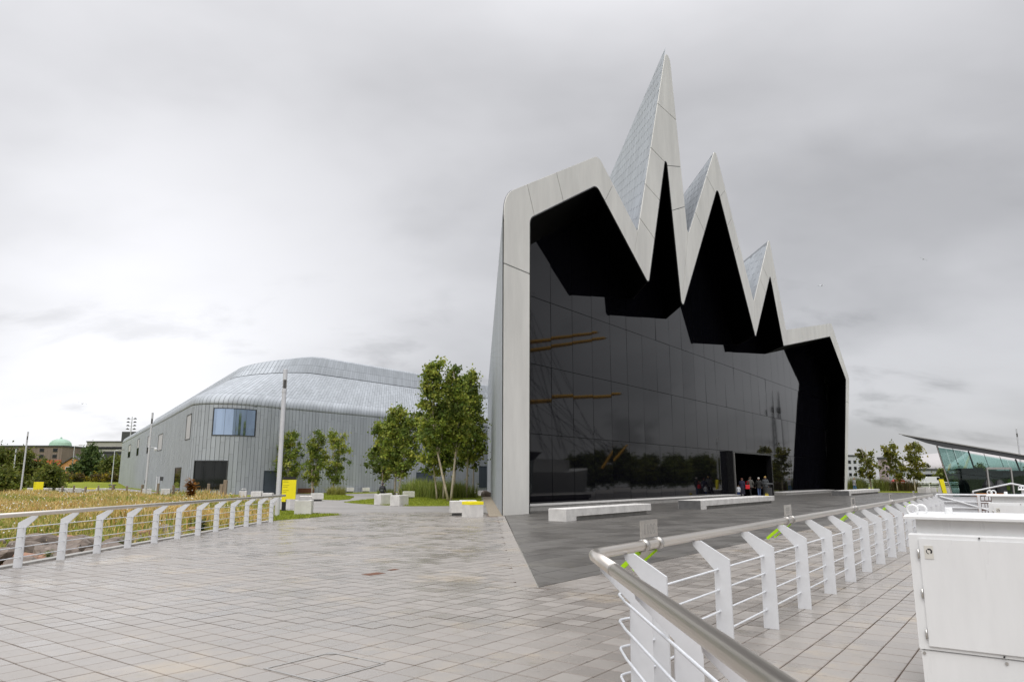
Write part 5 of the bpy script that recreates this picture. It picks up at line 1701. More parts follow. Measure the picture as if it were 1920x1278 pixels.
# trees and hedges beyond the meadow, far left
GC = 'trees beyond the meadow'
DG = ((0.11, 0.135, 0.026), (0.15, 0.175, 0.032), (0.085, 0.11, 0.022), (0.20, 0.21, 0.04))
for i, (x, y, h_, r__, l) in enumerate(((-96.5, 138, 8.4, 3.8, 'bushy tree at the left picture edge behind the lamp posts'), (-93.5, 139, 8.0, 2.8, 'bushy tree between the two far lamp posts'),
                                     (-91.0, 140, 5.9, 2.6, 'bushy tree right of the far lamp posts'), (-88.8, 141, 4.9, 2.3, 'bushy tree before the brown block, with a dense low crown'),
                                     (-83.5, 132, 4.6, 2.4, 'dark low bush at the right end of the far tree mass'), (-86.5, 125, 4.0, 2.8, 'low bush in front of the far trees'))):
    tree('leafy_tree', l, (x, y, -1.1), h_, r__, 200 + i, GC, 0.06, (0, 0), 110, 64, 0.26, 0.16, DG, m_bark2, 0.2, 0.45, 1, 0.95)
tree('conifer_tree', 'pointed dark green tree before the orange brick houses', (-105.2, 182, 0.5), 9.0, 4.4, 210, GC, 0.05, (0, 0), 150, 60, 0.34, 0.2, ((0.075, 0.12, 0.035), (0.10, 0.145, 0.04), (0.06, 0.10, 0.03)), m_bark2, 0.3, 0.95, 1, 1.0)
tree('leafy_tree', 'rounded green tree right of the pointed dark tree', (-97.5, 178, 0.5), 6.2, 2.9, 211, GC, 0.1, (0, 0), 80, 55, 0.30, 0.16, DG, m_bark2, 0.2, 0.5, 1, 1.0)
tree('leafy_tree', 'small yellow green tree close to the zinc wall end', (-92.0, 172, 0.5), 5.2, 2.3, 212, GC, 0.1, (0, 0), 70, 50, 0.28, 0.14, ((0.12, 0.15, 0.03), (0.16, 0.17, 0.03)), m_bark2, 0.2, 0.5, 1, 0.9)
tree('leafy_tree', 'bright green tree left of the pointed dark tree', (-109.2, 184, 0.5), 4.2, 2.0, 213, GC, 0.1, (0, 0), 80, 50, 0.30, 0.14, ((0.12, 0.15, 0.03), (0.09, 0.12, 0.03)), m_bark2, 0.2, 0.5, 1, 0.9)
for i in range(7):
    tree('gorse_bush', 'low yellow flowering bush, %s from left atop the grass slope' % ORD[i], (-107 + i * 3.6, 169 + (i % 2) * 2, 0.9), 1.7, 1.9, 230 + i, 'bushes at the top of the slope', 0.05, (0, 0), 26, 50, 0.2, 0.05, ((0.10, 0.10, 0.03), (0.30, 0.24, 0.02), (0.12, 0.09, 0.04)), m_bark2, 0.1, 0.3, 1, 0.6, 'bush')


# ------------------------------------------------------------------ distant buildings
def block(name, label, x0, x1, y, dep, z0, z1, wallm, win=None, group='distant town buildings', rows=2, colsn=8, ww=0.5, wh=0.6, roofm=None, extra=None, zs=None):
    t = thing(name, ((x0 + x1) / 2, y, z0), label, 'building', group)
    mb = MB(); mb.box(x0, y, z0, x1, y + dep, z1); mb.build('wall', wallm, t)
    mb = MB(); mb.box(x0 - 0.3, y - 0.3, z1, x1 + 0.3, y + dep + 0.3, z1 + 0.5); mb.build('roof', roofm or m_dkgrey, t)
    if win:
        a, b = zs or (z0 + 2, z1 - 1)
        for j in range(rows):
            for i in range(colsn):
                cx_ = x0 + (x1 - x0) * (i + 0.5) / colsn; cz = a + (b - a) * (j + 0.5) / rows
                hw, hh_ = (x1 - x0) / colsn * ww / 2, (b - a) / rows * wh / 2
                mb = MB(); mb.box(cx_ - hw - 0.12, y - 0.12, cz - hh_ - 0.12, cx_ + hw + 0.12, y + 0.05, cz + hh_ + 0.12); w = mb.build('window', m_white if win == 'w' else m_dkgrey, t)
                mb = MB(); mb.box(cx_ - hw, y - 0.15, cz - hh_, cx_ + hw, y - 0.13, cz + hh_); mb.build('pane', m_darkgl, w)
    return t


m_brown = M('brown_cladding', (0.20, 0.155, 0.135), 0.8, var=0.3, scale=0.3, stretch=(6, 1, 0.3))
m_brick = M('red_brick', (0.46, 0.12, 0.05), 0.85, var=0.15, scale=1)
m_obrick = M('orange_brick', (0.50, 0.24, 0.10), 0.85, var=0.12, scale=1)
m_stone = M('grey_stone', (0.38, 0.37, 0.35), 0.8, var=0.1, scale=0.3)
m_copper = M('green_copper', (0.33, 0.48, 0.38), 0.7, var=0.1, scale=0.3)
m_slate = M('slate_roof', (0.085, 0.08, 0.085), 0.8, var=0.15, scale=0.4)
b1 = block('town_block', 'long brown clad block over red brick, far left', -215, -162, 262, 20, 0, 12.9, m_brown, 'd', rows=2, colsn=11, ww=0.28, wh=0.45, zs=(8.4, 12.8))
mb = MB(); mb.box(-181, 261.6, 0, -161.8, 262.0, 8.2); mb.build('brick_base', m_brick, b1)
for x in (-177, -172.5, -168, -164.5):
    mb = MB(); mb.box(x, 261.45, 4.5, x + 1.2, 261.62, 7.4); mb.build('window', m_darkgl, b1)
bd = block('domed_building', 'pale building with green copper dome behind the brown block', -266, -249, 400, 18, 0, 18.2, m_stone, 'd', rows=1, colsn=9, ww=0.5, wh=0.3, zs=(14.5, 18), roofm=m_copper)
mb = MB(); mb.lathe([(5.6, 18.7), (5.6, 20), (5.2, 21.4), (4.2, 22.5), (2.5, 23.3), (0.7, 23.6), (0.4, 24.4), (0.0, 24.7)], 20, (-253.5, 408, 0)); mb.build('dome', m_copper, bd, smooth=False)
mb = MB(); mb.lathe([(6.0, 18.75), (6.0, 19.4)], 20, (-253.5, 408, 0)); mb.build('drum', m_stone, bd)


def house(x, y, w, d, h, label, z=0.8):
    t = thing('brick_house', (x, y, z), label, 'house', 'orange brick houses')
    mb = MB(); mb.add([(x - w / 2, y, z), (x + w / 2, y, z), (x + w / 2, y, z + h), (x, y, z + h + w * 0.32), (x - w / 2, y, z + h), (x - w / 2, y + d, z), (x + w / 2, y + d, z), (x + w / 2, y + d, z + h), (x, y + d, z + h + w * 0.32), (x - w / 2, y + d, z + h)],
                      [(0, 1, 2, 3, 4), (9, 8, 7, 6, 5), (0, 5, 6, 1), (1, 6, 7, 2), (4, 9, 5, 0)]); mb.build('wall', m_obrick, t)
    mb = MB(); e = w * 0.08
    a = [(x - w / 2 - e, y - 0.4, z + h - e * 0.6), (x, y - 0.4, z + h + w * 0.32 + 0.15), (x + w / 2 + e, y - 0.4, z + h - e * 0.6), (x + w / 2 + e, y - 0.4, z + h - e * 0.6 + 0.35), (x, y - 0.4, z + h + w * 0.32 + 0.55), (x - w / 2 - e, y - 0.4, z + h - e * 0.6 + 0.35)]
    mb.prism(a, (0, d + 0.8, 0)); mb.build('roof', m_slate, t)
    for dx, dz in ((-w * .2, 0.62), (w * .2, 0.62), (-w * .2, 0.2), (w * .2, 0.2)):
        mb = MB(); mb.box(x + dx - 0.75, y - 0.1, z + h * dz, x + dx + 0.75, y + 0.02, z + h * dz + 1.4); wn_ = mb.build('window', m_white, t)
        mb = MB(); mb.box(x + dx - 0.6, y - 0.13, z + h * dz + 0.12, x + dx + 0.6, y - 0.11, z + h * dz + 1.25); mb.build('pane', m_darkgl, wn_)


house(-137, 228, 7.5, 10, 5.0, 'orange brick gabled house left of the pointed tree')
house(-130, 232, 7.5, 10, 4.6, 'orange brick house half hidden behind the pointed tree')
house(-101.5, 205, 7, 10, 4.4, 'orange brick house right of the pointed tree')
bt = block('slate_terrace', 'long terrace with dark slate roof behind the orange houses', -188, -128, 305, 14, 0, 7.0, m_stone, 'w', rows=1, colsn=12, ww=0.25, wh=0.5, zs=(4, 8))
mb = MB(); mb.prism([(-189, 304.6, 7.2), (-189, 312, 10.4), (-189, 319.4, 7.2)], (62, 0, 0)); mb.build('pitched_roof', m_slate, bt)
for x in (-176, -163, -150, -138):
    mb = MB(); mb.box(x, 311, 9.5, x + 2.2, 312.5, 12); mb.build('chimney', m_stone, bt)
bo_ = block('office_block', 'grey concrete office block behind the museum end', -206, -180, 352, 30, 0, 19, m_stone, None)
for z in (10.2, 12.9, 15.6):
    mb = MB(); mb.box(-205.6, 351.85, z, -180.4, 352.0, z + 1.15); mb.build('window_band', m_darkgl, bo_)
mb = MB(); mb.box(-189, 351, 19.5, -180, 365, 24); mb.build('plant_room', m_dkgrey, bo_)
block('dark_shed', 'dark windowless shed below the grey office block', -168, -146, 300, 20, 0, 12.2, m_dkgrey, None)
sg_ = thing('white_hoarding', (-95.5, 190, 1), 'white hoarding beside the end of the zinc wall', 'hoarding')
mb = MB(); mb.box(-97.5, 190, 1.2, -93, 190.2, 5.2); mb.build('panel', m_white, sg_)
mb = MB(); mb.box(-96.8, 189.9, 3.6, -94.8, 189.98, 4.2); mb.build('blue_stripe', M('blue_print', (0.12, 0.22, 0.6), 0.5), sg_)
for x in (-97.2, -93.4):
    mb = MB(); mb.tube([(x, 190.1, 0), (x, 190.1, 8.5)], 0.1, 6); mb.build('pole', m_lpole, sg_)

# floodlight mast
fm_ = thing('floodlight_mast', (-100, 190, 0.8), 'tall floodlight mast with four tiers of lamps behind the zinc wall', 'mast')
mb = MB(); mb.tube([(-100, 190, 0.5), (-100, 190, 17.6)], [0.22, 0.1], 8); mb.build('pole', m_lpole, fm_)
for z in (14.3, 15.2, 16.1, 17.0):
    mb = MB(); mb.tube([(-101, 190, z), (-99, 190, z)], 0.06, 5); cb_ = mb.build('cross_arm', m_lpole, fm_)
    for dx in (-0.9, 0.9):
        mb = MB(); mb.lathe([(0.12, z + 0.35), (0.42, z + 0.05), (0.42, z), (0.1, z - 0.02)], 10, (-100 + dx, 189.9, 0)); mb.build('lamp', m_dkgrey, cb_)
for x, y, h_, l in ((-109.5, 182, 9.5, 'thin street light left of the pointed dark tree'), (-83.5, 153, 7.3, 'thin grey column near the end of the zinc wall')):
    t = thing('street_light', (x, y, 0.3), l, 'street light', 'thin street lights far left')
    mb = MB(); mb.tube([(x, y, 0), (x, y, h_), (x + 0.15, y, h_ + 0.15), (x + 1.3, y, h_ + 0.3)], [0.12, 0.07, 0.06, 0.05], 6); mb.build('column', m_lpole, t)
    mb = MB(); mb.box(x + 1.1, y - 0.15, h_ + 0.2, x + 1.9, y + 0.15, h_ + 0.38); mb.build('lantern', m_alu, t)


def bin_(x, y, label, z=0.0, s=1.0):
    t = thing('litter_bin', (x, y, z), label, 'litter bin', 'dark litter bins')
    mb = MB(); mb.lathe([(0.30 * s, 0), (0.32 * s, 0.05), (0.34 * s, 0.72 * s), (0.30 * s, 0.74 * s)], 16); mb.build('drum', m_dkgrey, t, local=True)
    for i in range(4):
        a = i * math.pi / 2 + 0.4
        mb = MB(); mb.tube([(math.cos(a) * .27 * s, math.sin(a) * .27 * s, 0.7 * s), (math.cos(a) * .27 * s, math.sin(a) * .27 * s, 0.98 * s)], 0.025, 6); mb.build('hood_post', m_dkgrey, t, local=True)
    mb = MB(); mb.lathe([(0.42 * s, 0.96 * s), (0.44 * s, 1.0 * s), (0.40 * s, 1.06 * s), (0.0, 1.10 * s)], 16); mb.build('hood', m_dkgrey, t, local=True)


bin_(22.1, 63.6, 'dark hooded litter bin right of the people at the entrance', 0, 1.15)
bin_(-64.5, 118.5, 'black litter bin at the end of the zinc wall', -0.7, 1.3)


# bicycles parked far left
def bike(x, y, rz, label):
    t = thing('bicycle', (x, y, -0.6), label, 'bicycle', 'bicycles parked beyond the meadow', rz)
    for wx in (-0.52, 0.52):
        mb = MB(); mb.tube([(wx + 0.33 * math.cos(i * math.pi / 8), 0, 0.35 + 0.33 * math.sin(i * math.pi / 8)) for i in range(17)], 0.025, 5, cap=False); w = mb.build('wheel', m_blackp, t, local=True)
        mb = MB()
        for i in range(4): mb.tube([(wx + 0.32 * math.cos(i * math.pi / 4), 0, 0.35 + 0.32 * math.sin(i * math.pi / 4)), (wx - 0.32 * math.cos(i * math.pi / 4), 0, 0.35 - 0.32 * math.sin(i * math.pi / 4))], 0.006, 4)
        mb.build('spokes', m_alu, w, local=True)
    mb = MB()
    for a, b in (((-.52, .35), (-.1, .33)), ((-.1, .33), (-.22, .85)), ((-.22, .8), (.35, .82)), ((-.1, .33), (.38, .75)), ((-.52, .35), (-.2, .75)), ((.52, .35), (.36, .95))):
        mb.tube([(a[0], 0, a[1]), (b[0], 0, b[1])], 0.018, 5)
    mb.build('frame', m_dkgrey, t, local=True)
    mb = MB(); mb.bbox(-.36, -.07, .86, -.12, .07, .92, .02); mb.build('saddle', m_blackp, t, local=True)
    mb = MB(); mb.tube([(.3, -.26, 1.0), (.38, -.1, .97), (.38, .1, .97), (.3, .26, 1.0)], 0.015, 5); mb.build('handlebar', m_alu, t, local=True)


bike(-62.4, 99.5, 0.5, 'left of two bicycles parked beyond the meadow')
bike(-60.9, 99.2, 0.9, 'right of two bicycles parked beyond the meadow')


# ------------------------------------------------------------------ glass pavilion on the right
m_teal = bpy.data.materials.new('teal_glass'); m_teal.use_nodes = True
nt = m_teal.node_tree; nd = nt.nodes; out = [n for n in nd if n.type == 'OUTPUT_MATERIAL'][0]
nd.remove(nd['Principled BSDF'])
tb1 = nd.new('ShaderNodeBsdfTransparent'); tb1.inputs[0].default_value = (0.58, 0.76, 0.73, 1)
gl1 = nd.new('ShaderNodeBsdfGlossy'); gl1.inputs[0].default_value = (0.85, 0.97, 0.95, 1); gl1.inputs['Roughness'].default_value = 0.02
fz = nd.new('ShaderNodeFresnel'); fz.inputs[0].default_value = 1.75
mx1 = nd.new('ShaderNodeMixShader'); nt.links.new(fz.outputs[0], mx1.inputs[0]); nt.links.new(tb1.outputs[0], mx1.inputs[1]); nt.links.new(gl1.outputs[0], mx1.inputs[2]); nt.links.new(mx1.outputs[0], out.inputs[0])
PY = 44.0
pv = thing('glass_pavilion', (26, PY, 0), 'teal glass pavilion with dark sloping wing roof at right', 'pavilion')
ZT = lambda x: 4.20 - 0.172 * (x - 23.3)
BK = Vector((6.4, 7.2, 0))                              # the pavilion runs back this way
mb = MB()
top = [(23.3, 4.20), (28, ZT(28)), (33, ZT(33)), (38, ZT(38))]
bot = [(38, ZT(38) - 0.26), (33, ZT(33) - 0.27), (27.2, ZT(27.2) - 0.29), (25.8, ZT(25.8) - 0.33), (24.8, ZT(24.8) - 0.26), (23.9, ZT(23.9) - 0.1), (23.4, 4.13)]
mb.prism([(x, PY - 0.6, z) for x, z in top + bot], BK * 1.1); rf = mb.build('roof', m_dkgrey, pv)
mb = MB(); mb.prism([(x, PY - 0.66, z) for x, z in [(23.1, 4.26), (28, ZT(28) + 0.035), (38, ZT(38) + 0.035), (38, ZT(38) - 0.03), (28, ZT(28) - 0.03), (23.15, 4.20)]], BK * 1.12); mb.build('roof_edge', m_alu, rf)
xt = 25.75
i = 0
while xt < 36.5:
    x2 = xt + 0.93
    zt, zt2 = ZT(xt) - 0.31, ZT(x2) - 0.31
    A_, B_, C_, D_ = Vector((xt + 0.72, PY, 0.15)), Vector((x2 + 0.72, PY, 0.15)), Vector((x2, PY, zt2)), Vector((xt, PY, zt))
    f = 0.55
    for lo, hi in ((0.0, f), (f, 1.0)):
        mb = MB(); mb.add([A_.lerp(D_, lo + .004), B_.lerp(C_, lo + .004), B_.lerp(C_, hi - .004), A_.lerp(D_, hi - .004)], [(0, 1, 2, 3)]); mb.build('pane', m_teal, pv)
    mb = MB(); mb.tube([A_ + Vector((0, 0.05, -0.05)), D_ + Vector((0, 0.05, 0.1))], 0.045 if i in (0, 2, 5, 6) else 0.014, 6); mb.build('mullion', m_dkgrey if i else m_alu, pv)
    xt = x2; i += 1
mb = MB(); mb.tube([Vector((26.1, PY + .04, 1.9)), Vector((36.9, PY + .04, 1.45))], 0.02, 5); mb.build('transom', m_dkgrey, pv)
for j in range(4):
    p_, q_ = BK * (j / 4), BK * ((j + 1) / 4 - 0.01)
    mb = MB(); mb.add([Vector((26.47, PY + .05, 0.15)) + p_, Vector((26.47, PY + .05, 0.15)) + q_, Vector((25.75, PY + .05, ZT(25.75) - .31)) + q_, Vector((25.75, PY + .05, ZT(25.75) - .31)) + p_], [(0, 1, 2, 3)]); mb.build('pane', m_teal, pv)
    p_ = Vector((26.47 + j * 2.6, PY, 0.15)) + BK; q_ = Vector((26.47 + (j + 1) * 2.6 - .03, PY, 0.15)) + BK
    mb = MB(); mb.add([p_, q_, q_ + Vector((-.7, 0, ZT(q_.x - BK.x) - .5)), p_ + Vector((-.7, 0, ZT(p_.x - BK.x) - .5))], [(0, 1, 2, 3)]); mb.build('pane', m_teal, pv)
mb = MB(); mb.prism([Vector((26.4, PY - .05, 0)), Vector((38, PY - .05, 0)), Vector((38, PY, 0)) + BK, Vector((26.4, PY, 0)) + BK], (0, 0, 0.14)); mb.build('base', m_concdark, pv)
mb = MB(); mb.box(28.6, 45.8, 0.14, 29.5, 47.0, 2.25); mb.build('kiosk_core', m_blackp, pv)
mb = MB(); mb.box(29.6, 46.2, 0.14, 33.2, 46.7, 2.1); sh_ = mb.build('shelving', m_dkgrey, pv)
rs = random.Random(9)
for i in range(26):
    x = 29.7 + rs.random() * 3.2; z = rs.choice((0.5, 0.9, 1.3, 1.7)); c_ = rs.choice((m_white, m_yellow, m_lime, m_orange, m_palejoint, m_door))
    mb = MB(); mb.box(x, 46.1, z, x + 0.2, 46.19, z + 0.27); mb.build('leaflet', c_, sh_)
# aluminium doorway frame in front of the glass
dfm = thing('doorway_frame', (27.6, 41.6, 0), 'aluminium doorway frame standing before the pavilion glass', 'doorway')
for a in ((27.0, 41.6, 0, 27.08, 41.7, 2.13), (28.36, 41.6, 0, 28.44, 41.7, 2.13), (27.0, 41.6, 2.13, 28.44, 41.7, 2.24)):
    mb = MB(); mb.box(*a); mb.build('frame_bar', m_alu, dfm)
for x, l in ((27.45, 'left black covered seat inside the doorway frame'), (28.1, 'right black covered seat inside the doorway frame')):
    t = thing('covered_seat', (x, 42.3, 0), l, 'seat', 'black covered seats by the pavilion')
    mb = MB(); mb.lathe([(0.28, 0.35), (0.34, 0.8), (0.30, 1.25), (0.16, 1.5), (0.0, 1.56)], 12); mb.build('cover', m_blackp, t, local=True)
    for i in range(4):
        a = i * 1.57 + .4; mb = MB(); mb.tube([(math.cos(a) * .22, math.sin(a) * .22, 0), (math.cos(a) * .22, math.sin(a) * .22, .4)], .02, 5); mb.build('leg', m_alu, t, local=True)
# railing and blocks before the lawn on the right
rr2 = thing('park_railing', (52, 100, 0), 'pale railing beyond the right lawn and birches', 'railing')
mb = MB(); mb.tube([(50.0, 101, 1.1), (68, 101, 1.1)], 0.06, 6); mb.build('handrail', m_white, rr2)
for z in (0.85, 0.62, 0.4, 0.18):
    mb = MB(); mb.tube([(50.0, 101.1, z), (68, 101.1, z)], 0.02, 5); mb.build('bar', m_wire, rr2)
for i in range(13):
    x = 50.2 + i * 1.45; mb = MB(); mb.prism([(x - .06, 101.2, 0), (x + .06, 101.2, 0), (x + .06, 101.2, .85), (x + .06, 101.0, 1.08), (x - .06, 101.0, 1.08)], (0, 0.03, 0)); mb.build('post', m_white, rr2)
for x, y, l, s in ((48.2, 86.0, 'left grey block on the right lawn edge', 1.0), (50.0, 88.0, 'middle darker block on the right lawn edge', 1.1), (51.0, 86.5, 'right grey block near the yellow marker', 1.2)):
    cube(x, y, l, s, 0.6, 0.6, False)

# ------------------------------------------------------------------ distant right side
m_dome = M('pale_dome', (0.44, 0.42, 0.415), 0.6, var=0.03, scale=0.1)
ar = thing('arena', (198, 320, 0), 'pale domed arena seen beyond the pavilion', 'arena')
mb = MB(); mb.lathe([(33, 4.2), (31, 7.5), (26, 10.5), (18, 12.6), (8, 13.8), (0, 14.2)], 28, (208, 330, 0)); mb.build('dome', m_dome, ar, smooth=True)
mb = MB(); mb.lathe([(36, 0), (36, 3.5), (33, 4.2)], 28, (208, 330, 0)); mb.build('drum', M('blue_grey_wall', (0.30, 0.32, 0.37), 0.7), ar)
b_w = block('white_building', 'pale tall building behind the right end of the museum', 133, 141.5, 290, 14, 0, 10.4, M('pale_render', (0.52, 0.53, 0.55), 0.7), 'd', group='distant buildings on the right', rows=3, colsn=4, ww=0.4, wh=0.4)
b_l = block('low_building', 'long low grey building behind the right side birches', 140, 172, 260, 12, 0, 4.6, M('grey_render', (0.42, 0.43, 0.45), 0.7), None, group='distant buildings on the right')
mb = MB(); mb.box(141, 259.8, 1.2, 171, 259.95, 3.2); mb.build('window_band', m_darkgl, b_l)
for i, (x, y, h_, w_) in enumerate(((153, 300, 9.5, 3), (158, 310, 10.2, 3))):
    block('tower_flat', ('left' if i == 0 else 'right') + ' of two narrow pinkish towers between the right birches', x, x + w_, y, 5, 0, h_, M('pink_render%d' % i, (0.45, 0.36, 0.37), 0.7), 'd', group='distant buildings on the right', rows=4, colsn=2, ww=0.3, wh=0.4)
for i in range(7):
    tree('leafy_tree', 'distant small tree before the arena, %s from the left' % ORD[i], (138 + i * 9.5, 235 + (i % 3) * 5, 0), 4.5 + (i * 37 % 5) * 0.4, 2.6, 300 + i, 'distant trees on the right', 0.1, (0, 0), 34, 40, 0.45, 0.12, DG, m_bark2, 0.2, 0.5, 1, 1.0)


def car(x, y, rz, col, label, van=False):
    t = thing('parked_van' if van else 'parked_car', (x, y, 0), label, 'van' if van else 'car', 'vehicles parked beyond the right lawn', rz)
    m = M('car_paint_%.2f_%.2f' % (x, y), col, 0.3, spec=0.6)
    L_ = 5.2 if van else 4.3; H_ = 2.2 if van else 1.45
    if van:
        pr = [(-L_ / 2, .3), (L_ / 2, .3), (L_ / 2, .95), (L_ / 2 - .75, 1.15), (L_ / 2 - 1.35, H_ - .1), (L_ / 2 - 1.6, H_), (-L_ / 2 + .1, H_), (-L_ / 2, H_ - .2)]
    else:
        pr = [(-L_ / 2, .3), (L_ / 2, .3), (L_ / 2, .75), (L_ / 2 - 1.0, .9), (L_ / 2 - 1.7, H_ - .05), (L_ / 2 - 2.0, H_), (-L_ / 2 + .8, H_), (-L_ / 2 + .1, .95), (-L_ / 2, .85)]
    mb = MB(); mb.prism([(a, -.85, b) for a, b in pr], (0, 1.7, 0)); mb.build('body', m, t, local=True)
    for s in (-.862, .852):
        mb = MB(); zb = 1.2 if van else .95
        mb.box(L_ / 2 - 2.6 if not van else L_ / 2 - 2.2, s, zb, L_ / 2 - 1.75 if not van else L_ / 2 - 1.35, s + .01, H_ - .18); mb.build('side_window', m_darkgl, t, local=True)
    for wx in (-L_ / 2 + .85, L_ / 2 - .85):
        for wy in (-.86, .70):
            mb = MB(); mb.tube([(wx, wy, .33), (wx, wy + .18, .33)], .33, 14); w = mb.build('wheel', m_blackp, t, local=True)
            mb = MB(); mb.tube([(wx, wy - .01, .33), (wx, wy + .19, .33)], .18, 10); mb.build('rim', m_alu, w, local=True)
    for wy in (-.6, .6):
        mb = MB(); mb.box(L_ / 2 - .02, wy - .18, .62, L_ / 2 + .012, wy + .18, .78); mb.build('headlight', m_white, t, local=True)


car(111.0, 210, 0.1, (0.55, 0.03, 0.04), 'red car parked beyond the right lawn', False)
car(116.5, 212, 0.05, (0.75, 0.75, 0.75), 'left white van beyond the right railing', True)
car(122.5, 213, 0.05, (0.75, 0.75, 0.76), 'right white van beyond the right railing', True)


# ------------------------------------------------------------------ people
import bmesh as _bm


def person(label, loc, rz, colors, pose='stand', h=1.72, seed=0, hairc=(0.05, 0.03, 0.02), skirt=False, step=0.0):
    """one skinned figure; each bone carries the colour of what covers it"""
    rr = random.Random(seed)
    t = thing('person', loc, label, 'person', None, rz)
    s = h / 1.72
    J = {}
    sw = step
    if pose == 'sit':
        J = dict(pel=(0, 0, .50), sp=(0, .02, .68), ch=(0, .03, .88), nk=(0, 0, 1.03), hd=(0, -.03, 1.14), tp=(0, -.02, 1.26))
        for sd, k in (('l', -1), ('r', 1)):
            J.update({'sh' + sd: (.17 * k, .02, .96), 'el' + sd: (.24 * k, -.02, .70), 'wr' + sd: (.14 * k, -.22, .60), 'hp' + sd: (.09 * k, 0, .50), 'kn' + sd: (.11 * k, -.42, .52), 'an' + sd: (.11 * k, -.46, .10), 'to' + sd: (.12 * k, -.62, .04)})
    else:
        J = dict(pel=(0, 0, .93), sp=(0, .01, 1.12), ch=(0, .01, 1.32), nk=(0, 0, 1.47), hd=(0, -.02, 1.57), tp=(0, -.01, 1.70))
        for sd, k in (('l', -1), ('r', 1)):
            w = sw * k
            J.update({'sh' + sd: (.18 * k, 0, 1.41), 'el' + sd: (.25 * k, .03 - w * .25, 1.14), 'wr' + sd: (.25 * k, -.10 - w * .35, .92), 'hp' + sd: (.09 * k, 0, .90), 'kn' + sd: (.10 * k, -.04 + w * .22, .49), 'an' + sd: (.10 * k, .02 + w * .42, .08), 'to' + sd: (.12 * k, -.12 + w * .42, .035)})
    rad = dict(pel=.145, sp=.135, ch=.15, nk=.055, hd=.085, tp=.06, sh=.075, el=.05, wr=.033, hp=.095, kn=.065, an=.042, to=.035)
    bones = [('pel', 'sp', 'top'), ('sp', 'ch', 'top'), ('ch', 'nk', 'top'), ('nk', 'hd', 'skin'), ('hd', 'tp', 'skin')]
    for sd in 'lr':
        bones += [('ch', 'sh' + sd, 'top'), ('sh' + sd, 'el' + sd, 'top'), ('el' + sd, 'wr' + sd, 'top'), ('pel', 'hp' + sd, 'legs'), ('hp' + sd, 'kn' + sd, 'legs'), ('kn' + sd, 'an' + sd, 'legs'), ('an' + sd, 'to' + sd, 'shoe')]
        w = Vector(J['wr' + sd]); k = -1 if sd == 'l' else 1
        dn = (w - Vector(J['el' + sd])).normalized()
        J['pm' + sd] = tuple(w + dn * .06); bones.append(('wr' + sd, 'pm' + sd, 'skin'))
        for fi_, (fx, fl) in enumerate(((-.032, .055), (-.012, .075), (.010, .08), (.030, .07))):
            J['f%d%s' % (fi_, sd)] = tuple(w + dn * (.07 + fl) + Vector((0, fx, 0))); bones.append(('pm' + sd, 'f%d%s' % (fi_, sd), 'skin'))
        J['th' + sd] = tuple(w + dn * .075 + Vector((0, -.055, 0))); bones.append(('wr' + sd, 'th' + sd, 'skin'))
    J['no'] = tuple(Vector(J['hd']) + Vector((0, -.105, .015))); bones.append(('hd', 'no', 'skin'))
    names = list(J); idx = {n: i for i, n in enumerate(names)}
    me = bpy.data.meshes.new('figure_skeleton')
    me.from_pydata([tuple(Vector(J[n]) * s) for n in names], [(idx[a], idx[b]) for a, b, _ in bones], [])
    ob = bpy.data.objects.new('figure_skeleton', me); COL.objects.link(ob)
    md = ob.modifiers.new('skin', 'SKIN')
    md2 = ob.modifiers.new('sub', 'SUBSURF'); md2.levels = 1; md2.render_levels = 1
    sl_ = me.skin_vertices[0].data
    for n in names:
        b = n if n in rad else n[:2]
        r_ = rad.get(b, .024 if n[0] == 'p' else (.016 if n == 'no' else .010)) * s
        sl_[idx[n]].radius = (r_ * (1.25 if b in ('pel', 'sp', 'ch') else 1), r_ * (.85 if b in ('pel', 'sp', 'ch') else 1))
        sl_[idx[n]].use_root = (n == 'pel')
    dg = bpy.context.evaluated_depsgraph_get(); dg.update()
    m2 = bpy.data.meshes.new_from_object(ob.evaluated_get(dg))
    bpy.data.objects.remove(ob)
    m2.name = 'body'
    keys = ['skin', 'top', 'legs', 'shoe']
    m2.materials.clear()
    cols_ = dict(skin=(0.55, 0.34, 0.25), top=colors[0], legs=colors[1], shoe=(0.02, 0.02, 0.02))
    for kk in keys:
        m2.materials.append(M('person_%s_%d' % (kk, seed), cols_[kk], 0.8, var=0.08, scale=12))
    segs = [(Vector(J[a]) * s, Vector(J[b]) * s, keys.index(c), c) for a, b, c in bones]
    for p in m2.polygons:
        c = p.center; best = (9, 0)
        for a, b, ki, cn in segs:
            d = b - a; tt = max(0, min(1, (c - a).dot(d) / d.length_squared)); e = (a + d * tt - c).length
            if cn == 'top': e -= 0.02
            if e < best[0]: best = (e, ki)
        p.material_index = best[1]; p.use_smooth = True
    bo = bpy.data.objects.new('body', m2); link(bo, t)
    # hair: a cap over crown, sides and back
    hc = Vector(J['hd']) * s + Vector((0, .012, .055)) * s
    mb = MB(); n = 12
    vs = []
    for i in range(6):
        th = i / 5 * 1.75
        for j in range(n):
            ph = j / n * 2 * math.pi
            q = Vector((math.sin(th) * math.cos(ph) * .098, math.sin(th) * math.sin(ph) * .112, math.cos(th) * .098))
            if i == 5 and q.y < -.02: q = Vector((q.x * .92, q.y * .85, .035))
            vs.append(hc + q * s)
    mb.add(vs, [(i * n + j, i * n + (j + 1) % n, (i + 1) * n + (j + 1) % n, (i + 1) * n + j) for i in range(5) for j in range(n)])
    mb.build('hair', M('hair_%d' % seed, hairc, 0.7), t, smooth=True, local=True)
